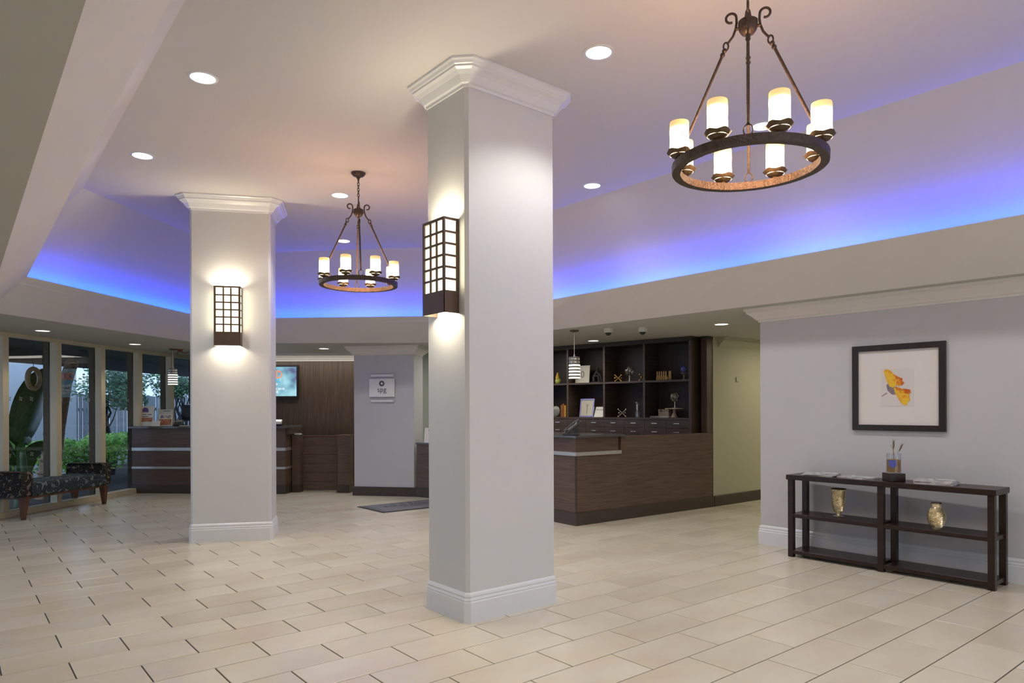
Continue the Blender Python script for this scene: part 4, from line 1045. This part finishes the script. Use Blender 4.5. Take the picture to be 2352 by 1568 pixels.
# things on the front desk
def easelsign(s, off, wd, ht, label, parts):
    x, y = DP(s, off); t = thing('counter_sign', label, 'sign', (x, y, 1.1285), DA)
    Mt = Matrix.Rotation(R(-9), 4, 'X')
    MB().box(-wd / 2, wd / 2, 0, 0.006, 0.002, ht, Mt).obj('board', M['white'], t); MB().box(-wd / 2 + .02, wd / 2 - .02, 0.004, 0.09, 0, 0.006).obj('foot', M['acrylic'], t)
    parts(t, Mt); return t
def sg1(t, Mt):
    mb = MB(); vs = [Mt @ Vector((0.062 * math.cos(PI * i / 12) * 1.0, -0.002, 0.245 + 0.075 * math.sin(PI * i / 12))) for i in range(13)] 
    mb.add(vs, [tuple(range(13))]); mb.obj('purple_dome_mark', M['purple'], t)
    MB().box(-0.055, 0.055, -0.002, 0, 0.232, 0.242, Mt).obj('mark_base', M['purple'], t)
    for a, b, z in ((-0.12, 0.03, 0.20), (0.05, 0.12, 0.20), (-0.08, 0.06, 0.165)): MB().box(a, b, -0.002, 0, z - 0.006, z + 0.006, Mt).obj('illegible_line', M['inkgrey'], t)
    MB().box(-0.13, 0.14, -0.002, 0, 0.075, 0.145, Mt).obj('photo_strip', M['foodprint'], t)
def sg2(t, Mt):
    MB().box(-0.04, 0.09, -0.002, 0, 0.252, 0.262, Mt).obj('illegible_line', M['inkgrey'], t)
    MB().box(-0.13, 0.0, -0.002, 0, 0.06, 0.19, Mt).obj('photo_strip', M['foodprint'], t)
def sg3(t, Mt):
    MB().box(-0.11, 0.11, -0.002, 0, 0.02, 0.12, Mt).obj('photo_strip', M['foodprint'], t)
    MB().box(-0.11, 0.10, -0.002, 0, 0.13, 0.185, Mt).obj('picture_patch', M['papermix'], t)
easelsign(0.135, 0.12, 0.30, 0.345, 'tall white card sign with a purple dome mark, left end of the front desk', sg1)
easelsign(0.41, 0.27, 0.26, 0.285, 'pale green-white card sign behind the others on the front desk', sg2)
easelsign(0.51, 0.11, 0.25, 0.20, 'printed photo card sign right of the purple-marked one', sg3)
t = thing('small_card', 'small blank white card holder in front of the desk signs', 'card', (*DP(0.385, 0.04), 1.1285), DA)
Mt = Matrix.Rotation(R(-18), 4, 'X'); MB().box(-0.075, 0.075, 0, 0.004, 0, 0.095, Mt).obj('card', M['white'], t); MB().box(-0.075, 0.075, -0.004, 0.05, 0, 0.004).obj('foot', M['acrylic'], t)
t = thing('monitor', 'black computer monitor back on the front desk beside the farther column', 'monitor', (*DP(0.88, 0.36), 1.1285), DA)
MB().bbox(-0.21, 0.27, 0, 0.035, 0.09, 0.36, 0.006).obj('screen_housing', M['black'], t); MB().bbox(-0.16, 0.22, -0.03, 0.0, 0.13, 0.32, 0.008).obj('rear_bulge', M['black'], t)
MB().box(-0.02, 0.08, 0.0, 0.03, 0.01, 0.10).obj('neck', M['black'], t); MB().bbox(-0.1, 0.16, -0.08, 0.1, 0, 0.012, 0.003).obj('foot', M['black'], t)
MB().box(-0.12, 0.27, 0.002, 0.030, 0.362, 0.374).obj('top_bar', M['steel'], t)
def terminal(s, off, label, rz):
    t = thing('card_terminal', label, 'card reader', (*DP(s, off), 1.1285), DA + rz)
    Mt = Matrix.Translation((0, 0.0, 0.03)) @ Matrix.Rotation(R(32), 4, 'X')
    MB().bbox(-0.07, 0.07, -0.06, 0.09, 0.0, 0.035, 0.008, Mt).obj('body', M['phone'], t); MB().box(-0.05, 0.05, 0.02, 0.08, 0.034, 0.037, Mt).obj('display', M['steel'], t)
    MB().bbox(-0.06, 0.06, -0.05, 0.09, 0, 0.04, 0.004).obj('foot', M['black'], t)
terminal(0.76, 0.10, 'grey card terminal in front of the black monitor', 0.2)
terminal(2.47, 0.16, 'dark card terminal at the right end of the front desk', 0.2)
t = thing('paper_stack', 'flat white papers on the desk top beside the farther column', 'paper', (*DP(0.97, 0.0), 1.1285), DA)
for k in range(4): MB().box(-0.14 + k * .004, 0.22 - k * .003, -0.02, 0.06, 0.003 * k, 0.003 * k + 0.0025).obj('sheet', M['white'], t)
t = thing('paper_tray', 'small white papers on the pedestal beside the front desk', 'paper', (*DP(2.70, 0.25), 0.9755), DA)
for k in range(3): MB().box(0.0, 0.10, 0.01, 0.12, 0.006 * k, 0.006 * k + 0.005).obj('sheet', M['white'], t)

# television on the panelling
tp = BW(0.0, -0.06); TA = math.atan2(bw.y, bw.x)
t = thing('television', 'wall television with orange letters on the dark panelling, half hidden by the column', 'television', (BW(0.02, -0.03)[0], BW(0.02, -0.03)[1], 1.60), TA)
TX1 = 0.50; TX0 = -0.56
MB().bbox(TX0, TX1, -0.06, -0.001, 0.0, 0.61, 0.005).obj('housing', M['black'], t)
MB().box(TX0 + 0.03, TX1 - 0.03, -0.063, -0.060, 0.045, 0.575).obj('screen', M['screen'], t)
xx = 0.02
text('orange_word', 'LOUD', 0.20, M['scr_orange'], t, face_frame((-0.015, -0.0645, 0.43), (1, 0, 0)), 0.0015, 'CENTER', 0.85)
text('teal_word', 'UNIVERSAL', 0.10, M['scr_teal'], t, face_frame((-0.07, -0.0645, 0.325), (1, 0, 0)))
text('white_line', 'stay and play plus', 0.065, M['scr_white'], t, face_frame((-0.10, -0.0645, 0.265), (1, 0, 0)))
text('white_line', 'BOOK NOW TO SAVE', 0.055, M['scr_white'], t, face_frame((-0.02, -0.0645, 0.175), (1, 0, 0)))
text('white_line', 'ASK US HERE', 0.055, M['scr_white'], t, face_frame((-0.02, -0.0645, 0.120), (1, 0, 0)))

# ------------------------------------------------------------------ doormat
t = thing('doormat', 'dark grey logo doormat lying on the tiles behind the nearest column', 'doormat', (4.566, 8.385, 0.0005))
MB().bbox(0, 1.30, 0, 0.765, 0, 0.007, 0.002).obj('rubber_edge', M['matedge'], t)
MB().bbox(0.03, 1.27, 0.03, 0.735, 0.007, 0.011, 0.001).obj('pile', M['matgrey'], t)
mb = MB()
for a in (0.055, 0.08):
    mb.box(a, a + 0.008, 0.06, 0.705, 0.011, 0.0118)
mb.obj('border_line', M['matedge'], t)
fm = Matrix.Translation((0.72, 0.40, 0.0118))
text('lettering', 'FOUR POINTS', 0.145, M['matedge'], t, fm @ Matrix.Translation((0, 0.04, 0)), 0.0005)
text('lettering', 'BY SHERATON', 0.075, M['matedge'], t, fm @ Matrix.Translation((0.02, -0.10, 0)), 0.0005)
mb = MB()
for k in range(4):
    for q in range(4):
        an = q * PI / 2; ca, sa = math.cos(an), math.sin(an); pts = [(0.004, 0.0), (0.03, 0.018), (0.048, 0.008), (0.02, -0.010)]
        mb.add([(0.50 + k * 0.14 + x * ca - y_ * sa, 0.62 + x * sa + y_ * ca, 0.0122) for x, y_ in pts], [(0, 1, 2, 3)])
mb.obj('pinwheel_marks', M['matedge'], t)

# ------------------------------------------------------------------ bench by the windows (local X along bench, +Y to windows)
b0 = Vector((0.767, 10.86)); b1 = Vector((1.815, 11.905)); be = (b1 - b0).normalized(); BA = math.atan2(be.y, be.x); BL = (b1 - b0).length
t = thing('upholstered_bench', 'patterned dark teal bench with rolled ends and walnut legs by the windows', 'bench', (b0.x, b0.y, 0), BA)
BD = 0.47
def softbox(mb, x0, x1, y0, y1, z0, z1, r_=0.04, seg=5):
    # rounded-edge cushion: rounded rectangle section in YZ swept along X with rounded ends
    def ring(x, ins):
        pts = []
        for cy, cz, a0 in ((y1 - r_, z1 - r_, 0), (y0 + r_, z1 - r_, 90), (y0 + r_, z0 + r_, 180), (y1 - r_, z0 + r_, 270)):
            for i in range(seg + 1):
                a = R(a0 + 90 * i / seg); rr = r_ - ins if ins < r_ else 0
                pts.append((x, cy + rr * math.cos(a), cz + rr * math.sin(a)))
        return pts
    rings = []
    for i in range(4): a = R(90 * i / 3); rings.append(ring(x0 + r_ * 0.7 * (1 - math.sin(a)), r_ * 0.7 * (1 - math.cos(a)) if False else r_ * 0.7 * (1 - math.sin(a))))
    for i in range(4): a = R(90 * i / 3); rings.append(ring(x1 - r_ * 0.7 * (1 - math.cos(a)), r_ * 0.7 * (1 - math.cos(a))))
    n = len(rings[0]); vs = [p for r2 in rings for p in r2]; fs = []
    for i in range(len(rings) - 1):
        for k in range(n): a = i * n + k; b = i * n + (k + 1) % n; fs.append((a, b, b + n, a + n))
    fs.append(tuple(range(n - 1, -1, -1))); fs.append(tuple((len(rings) - 1) * n + k for k in range(n)))
    mb.add(vs, fs, True)
mb = MB(); softbox(mb, 0.06, BL - 0.03, -0.06, BD + 0.05, 0.285, 0.46, 0.035); mb.obj('seat', M['seatfab'], t)
for xa, xb in ((-0.10, 0.085), (BL - 0.09, BL + 0.08)):
    mb = MB(); softbox(mb, xa, xb, -0.055, BD + 0.06, 0.29, 0.615, 0.05); mb.obj('rolled_end', M['armfab'], t)
MB().box(-0.03, BL + 0.03, -0.03, BD + 0.02, 0.262, 0.30).obj('frame', M['legwood'], t)
for lx in (0.0, BL):
    for ly in (0.0, BD):
        sgn = -1 if lx == 0 else 1; sy = -1 if ly == 0 else 1
        mb = MB(); vs = []
        for z, h, o in ((0.0, 0.020, 0.012), (0.27, 0.043, 0.0)):
            for dx, dy in ((-1, -1), (1, -1), (1, 1), (-1, 1)): vs.append((lx + dx * h + sgn * o, ly + dy * h + sy * 0.0, z))
        mb.add(vs, [(3, 2, 1, 0), (4, 5, 6, 7), (0, 1, 5, 4), (1, 2, 6, 5), (2, 3, 7, 6), (3, 0, 4, 7)]); mb.obj('leg', M['legwood'], t)

# ------------------------------------------------------------------ console table against the right wall
t = thing('console_table', 'long espresso wood console table with two shelves against the right wall', 'table', (6.175, 1.79, 0), R(0.6))
TL, TD = 1.665, 0.315; lw = 0.048
MB().bbox(-0.012, TD + 0.005, -0.012, TL + 0.012, 0.725, 0.771, 0.003).obj('tabletop', M['darkwood'], t)
for x in (0, TD - lw):
    for y in (0, TL / 2 - lw / 2, TL - lw): MB().bbox(x, x + lw, y, y + lw, 0, 0.725, 0.002).obj('leg', M['darkwood'], t)
for z0, z1 in ((0.372, 0.406), (0.030, 0.064)):
    for y0, y1 in ((lw * 0.2, TL / 2 - lw / 2), (TL / 2 + lw / 2, TL - lw * 0.2)):
        MB().bbox(0.004, TD - 0.004, y0, y1, z0, z1, 0.002).obj('shelf', M['darkwood'], t)
# vases
t = thing('goblet_vase', 'dimpled gold mercury glass goblet vase on the left middle shelf of the console', 'vase', (6.318, 3.052, 0.4065))
prof = [(0.044, 0.0), (0.044, 0.006), (0.018, 0.014), (0.014, 0.024), (0.022, 0.034), (0.042, 0.055), (0.052, 0.10), (0.055, 0.16), (0.058, 0.215), (0.064, 0.25)]
def dimpled(prof, seg=36, rows=34, amp=0.0022, z0=0.05, z1=9, kk=12):
    # resample profile and add a diamond dimple relief
    zs = [p[1] for p in prof]; tot = zs[-1]; vs = []; fs = []
    def rad(z):
        for a, b in zip(prof[:-1], prof[1:]):
            if a[1] <= z <= b[1] + 1e-9: q = (z - a[1]) / max(1e-6, b[1] - a[1]); return a[0] + (b[0] - a[0]) * q
        return prof[-1][0]
    for i in range(rows + 1):
        z = tot * i / rows; r0 = rad(z)
        for k in range(seg):
            g = 2 * PI * k / seg; d = amp * (1 if (k + i) % 2 else -1) if z0 < z < z1 else 0
            vs.append(((r0 + d) * math.cos(g), (r0 + d) * math.sin(g), z))
    for i in range(rows):
        for k in range(seg): a = i * seg + k; b = i * seg + (k + 1) % seg; fs.append((a, b, b + seg, a + seg))
    fs.append(tuple(range(seg - 1, -1, -1)))
    return vs, fs
vs, fs = dimpled(prof, amp=0.0022, z0=0.04, z1=0.245); o = MB().add(vs, fs, False).obj('bowl', M['mercury'], t)
MB().lathe([(0.064, 0.248), (0.066, 0.252), (0.064, 0.256), (0.058, 0.250), (0.052, 0.16), (0.03, 0.07)], 36).obj('rim', M['bronze'], t)
MB().lathe([(0.045, 0.0), (0.047, 0.004), (0.044, 0.008), (0.02, 0.014)], 28).obj('foot', M['silver'], t)
t = thing('jar_vase', 'dimpled gold mercury glass jar vase on the right middle shelf of the console', 'vase', (6.266, 2.223, 0.4065))
prof = [(0.030, 0.0), (0.034, 0.012), (0.050, 0.035), (0.064, 0.075), (0.066, 0.105), (0.058, 0.145), (0.042, 0.172), (0.037, 0.182), (0.038, 0.205), (0.044, 0.213)]
vs, fs = dimpled(prof, amp=0.0024, z0=0.015, z1=0.175); MB().add(vs, fs, False).obj('body', M['mercury'], t)
MB().lathe([(0.044, 0.211), (0.046, 0.214), (0.043, 0.217), (0.034, 0.205), (0.034, 0.18)], 30).obj('rim', M['silver'], t)
# block with wheat in a glass
t = thing('wooden_block', 'dark square wooden block in the middle of the console table top', 'block', (6.285, 2.560, 0.7715), R(50.9 - 90))
MB().bbox(-0.066, 0.066, -0.062, 0.062, 0, 0.069, 0.003).obj('block', M['darkwood'], t)
t = thing('wheat_glass', 'short glass of wheat grain with dried wheat ears on the wooden block', 'glass', (6.285, 2.560, 0.8408), R(50.9 - 90))
gr = 0.057
MB().lathe([(gr, 0), (gr + .001, 0.004), (gr + .001, 0.168), (gr - .002, 0.168), (gr - .002, 0.008), (0.001, 0.008)], 32).obj('glass', M['clearglass'], t)
MB().lathe([(0.001, 0.009), (gr - 0.004, 0.009), (gr - 0.004, 0.112), (0.03, 0.118), (0.001, 0.115)], 28).obj('grain', M['grain'], t)
mb = MB(); vs = []; fs = []
for i in range(7):
    g = R(-158 + i * 10); hh = [0.046, 0.040, 0.034, 0.030, 0.034, 0.040, 0.048][i]
    vs += [((gr + 0.0022) * math.cos(g), (gr + 0.0022) * math.sin(g), 0.112), ((gr + 0.0022) * math.cos(g), (gr + 0.0022) * math.sin(g), 0.056 - 0.008 * (3 - abs(i - 3)) + 0.010)]
for i in range(6): fs.append((2 * i, 2 * i + 1, 2 * i + 3, 2 * i + 2))
mb.add(vs, fs); mb.obj('blue_sticker', M['blue'], t)
for k, (dx, dy, ln) in enumerate(((0.0, 0.0, 0.155), (0.075, 0.0, 0.125), (-0.02, 0.02, 0.11))):
    mb = MB(); b = Vector((0.0 + 0.01 * k, 0, 0.11)); e = b + Vector((dx * 0.8, dy, ln)); mb.tube([b, (b + e) / 2 + Vector((-.004, 0, 0)), e], 0.0018, 5); st = mb.obj('stalk', M['wheat'], t)
    mb = MB(); d = (e - b).normalized()
    if k < 2:
        mb.tube([e - d * 0.055, e - d * 0.02, e + d * 0.01], [0.004, 0.0075, 0.003], 6)
        for q in range(8):
            a = e - d * (0.05 - q * 0.007); sd = (-1) ** q
            mb.tube([a, a + d * 0.035 + Vector((sd * 0.011, 0.004 * (q % 3 - 1), 0.0))], [0.002, 0.0004], 4)
        mb.obj('ear', M['wheatdark'], t)
    else:
        for q in range(6):
            a = e - d * 0.03; mb.tube([a, a + d * 0.05 + Vector(((q - 2.5) * 0.008, 0.006 * (q % 2), 0))], [0.0015, 0.0004], 4)
        mb.obj('dried_spray', M['wheat'], t)
# magazines
def mags(loc, rz, n, lab0, grp, mats):
    z = 0
    for k in range(n):
        t = thing('magazine', lab0[k], 'magazine', (loc[0] + random.uniform(-.008, .008), loc[1] + (lab0[k].startswith('open') and 0 or random.uniform(-.012, .012)), loc[2] + z), rz + random.uniform(-.12, .12), grp)
        h = 0.011
        mb = MB(); mb.box(-0.105, 0.105, -0.14, 0.14, 0, 0.001); mb.box(-0.105, 0.105, -0.14, 0.14, h - 0.001, h); mb.obj('cover', M[mats[k]], t)
        MB().box(-0.104, 0.103, -0.139, 0.139, 0.001, h - 0.001).obj('pages', M['pages'], t)
        z += h + 0.0002
mags((6.30, 3.20, 0.7715), R(8), 2, ['green-covered magazine at the left end of the console top, under a grey one', 'grey magazine lying on the green-covered one at the left end'], 'magazines at the left of the console table', ['papergreen', 'papermix'])
mags((6.31, 2.885, 0.7715), R(-14), 1, ['pale magazine lying alone right of the left pair on the console'], 'magazines at the left of the console table', ['papermix'])
mags((6.315, 2.245, 0.7715), R(6), 3, ['bottom magazine of the pile at the right of the console top', 'middle magazine of the pile at the right of the console top', 'top magazine of the pile at the right of the console top'], 'magazines at the right of the console table', ['papermix', 'papermix', 'papermix'])

# ------------------------------------------------------------------ framed flower picture (local X along the wall towards -Y, -Y... out of wall)
fa = Vector((wallu(3.019), 3.019)); fb = Vector((wallu(2.25), 2.25)); fd = (fb - fa).normalized(); FA = math.atan2(fd.y, fd.x)
t = thing('framed_picture', 'black framed picture of a yellow orange flower on the right wall', 'picture', (fa.x, fa.y, 1.192), FA)
FW, FH, ft = 0.768, 0.772, 0.052
# which local Y points into the room?  X=(~0,-1) -> Y=(1,0) into the wall, so the room is -Y
fr_ = 0.028
MB().box(ft * .5, FW - ft * .5, -0.012, -0.002, ft * .5, FH - ft * .5).obj('backing', M['matboard'], t)
mb = MB()
for (a, b, c, d, e, f) in (((0, 0), (FW, 0), (FW - ft, ft), (ft, ft), 0, 0), ((FW, 0), (FW, FH), (FW - ft, FH - ft), (FW - ft, ft), 0, 0), ((FW, FH), (0, FH), (ft, FH - ft), (FW - ft, FH - ft), 0, 0), ((0, FH), (0, 0), (ft, ft), (ft, FH - ft), 0, 0)):
    vs = [(p[0], y, p[1]) for y in (-0.030, -0.001) for p in (a, b, c, d)]
    mb2 = MB().add(vs, [(0, 1, 2, 3), (7, 6, 5, 4), (0, 4, 5, 1), (1, 5, 6, 2), (2, 6, 7, 3), (3, 7, 4, 0)]); mb2.obj('frame_side', M['blackframe'], t)
def flat(name, pts, mk, y):
    n = len(pts); vs = [(fx, yy, fz) for yy in (y, y + 0.0006) for fx, fz in pts]
    MB().add(vs, [tuple(range(n)), tuple(range(2 * n - 1, n - 1, -1))] + [(i, (i + 1) % n, n + (i + 1) % n, n + i) for i in range(n)]).obj(name, M[mk], t)
def FP(v, z): return (3.019 - v, z - 1.192)
flat('art_sheet', [FP(2.774, 1.411), FP(2.503, 1.411), FP(2.503, 1.747), FP(2.774, 1.747)], 'sheet', -0.0135)
flat('mauve_petal', [FP(2.728, 1.60), FP(2.715, 1.55), FP(2.68, 1.515), FP(2.64, 1.515), FP(2.635, 1.56), FP(2.68, 1.60), FP(2.71, 1.615)], 'petal_v', -0.0145)
flat('stem', [FP(2.768, 1.505), FP(2.764, 1.499), FP(2.72, 1.525), FP(2.72, 1.535)], 'petal_v', -0.0145)
flat('yellow_petal', [FP(2.75, 1.725), FP(2.73, 1.745), FP(2.695, 1.735), FP(2.665, 1.70), FP(2.64, 1.67), FP(2.625, 1.63), FP(2.64, 1.60), FP(2.67, 1.575), FP(2.70, 1.59), FP(2.725, 1.64), FP(2.735, 1.68)], 'petal_y', -0.0155)
flat('orange_petal', [FP(2.665, 1.70), FP(2.64, 1.68), FP(2.61, 1.665), FP(2.59, 1.655), FP(2.595, 1.635), FP(2.575, 1.62), FP(2.59, 1.60), FP(2.62, 1.59), FP(2.645, 1.60), FP(2.64, 1.635)], 'petal_o', -0.0165)
flat('orange_petal', [FP(2.655, 1.585), FP(2.625, 1.58), FP(2.60, 1.565), FP(2.565, 1.565), FP(2.53, 1.555), FP(2.522, 1.53), FP(2.545, 1.515), FP(2.58, 1.525), FP(2.61, 1.53), FP(2.64, 1.555)], 'petal_o', -0.0165)
flat('yellow_petal', [FP(2.665, 1.575), FP(2.63, 1.575), FP(2.60, 1.55), FP(2.56, 1.55), FP(2.54, 1.525), FP(2.53, 1.46), FP(2.55, 1.45), FP(2.555, 1.425), FP(2.575, 1.418), FP(2.60, 1.435), FP(2.625, 1.475), FP(2.65, 1.52)], 'petal_y', -0.0160)
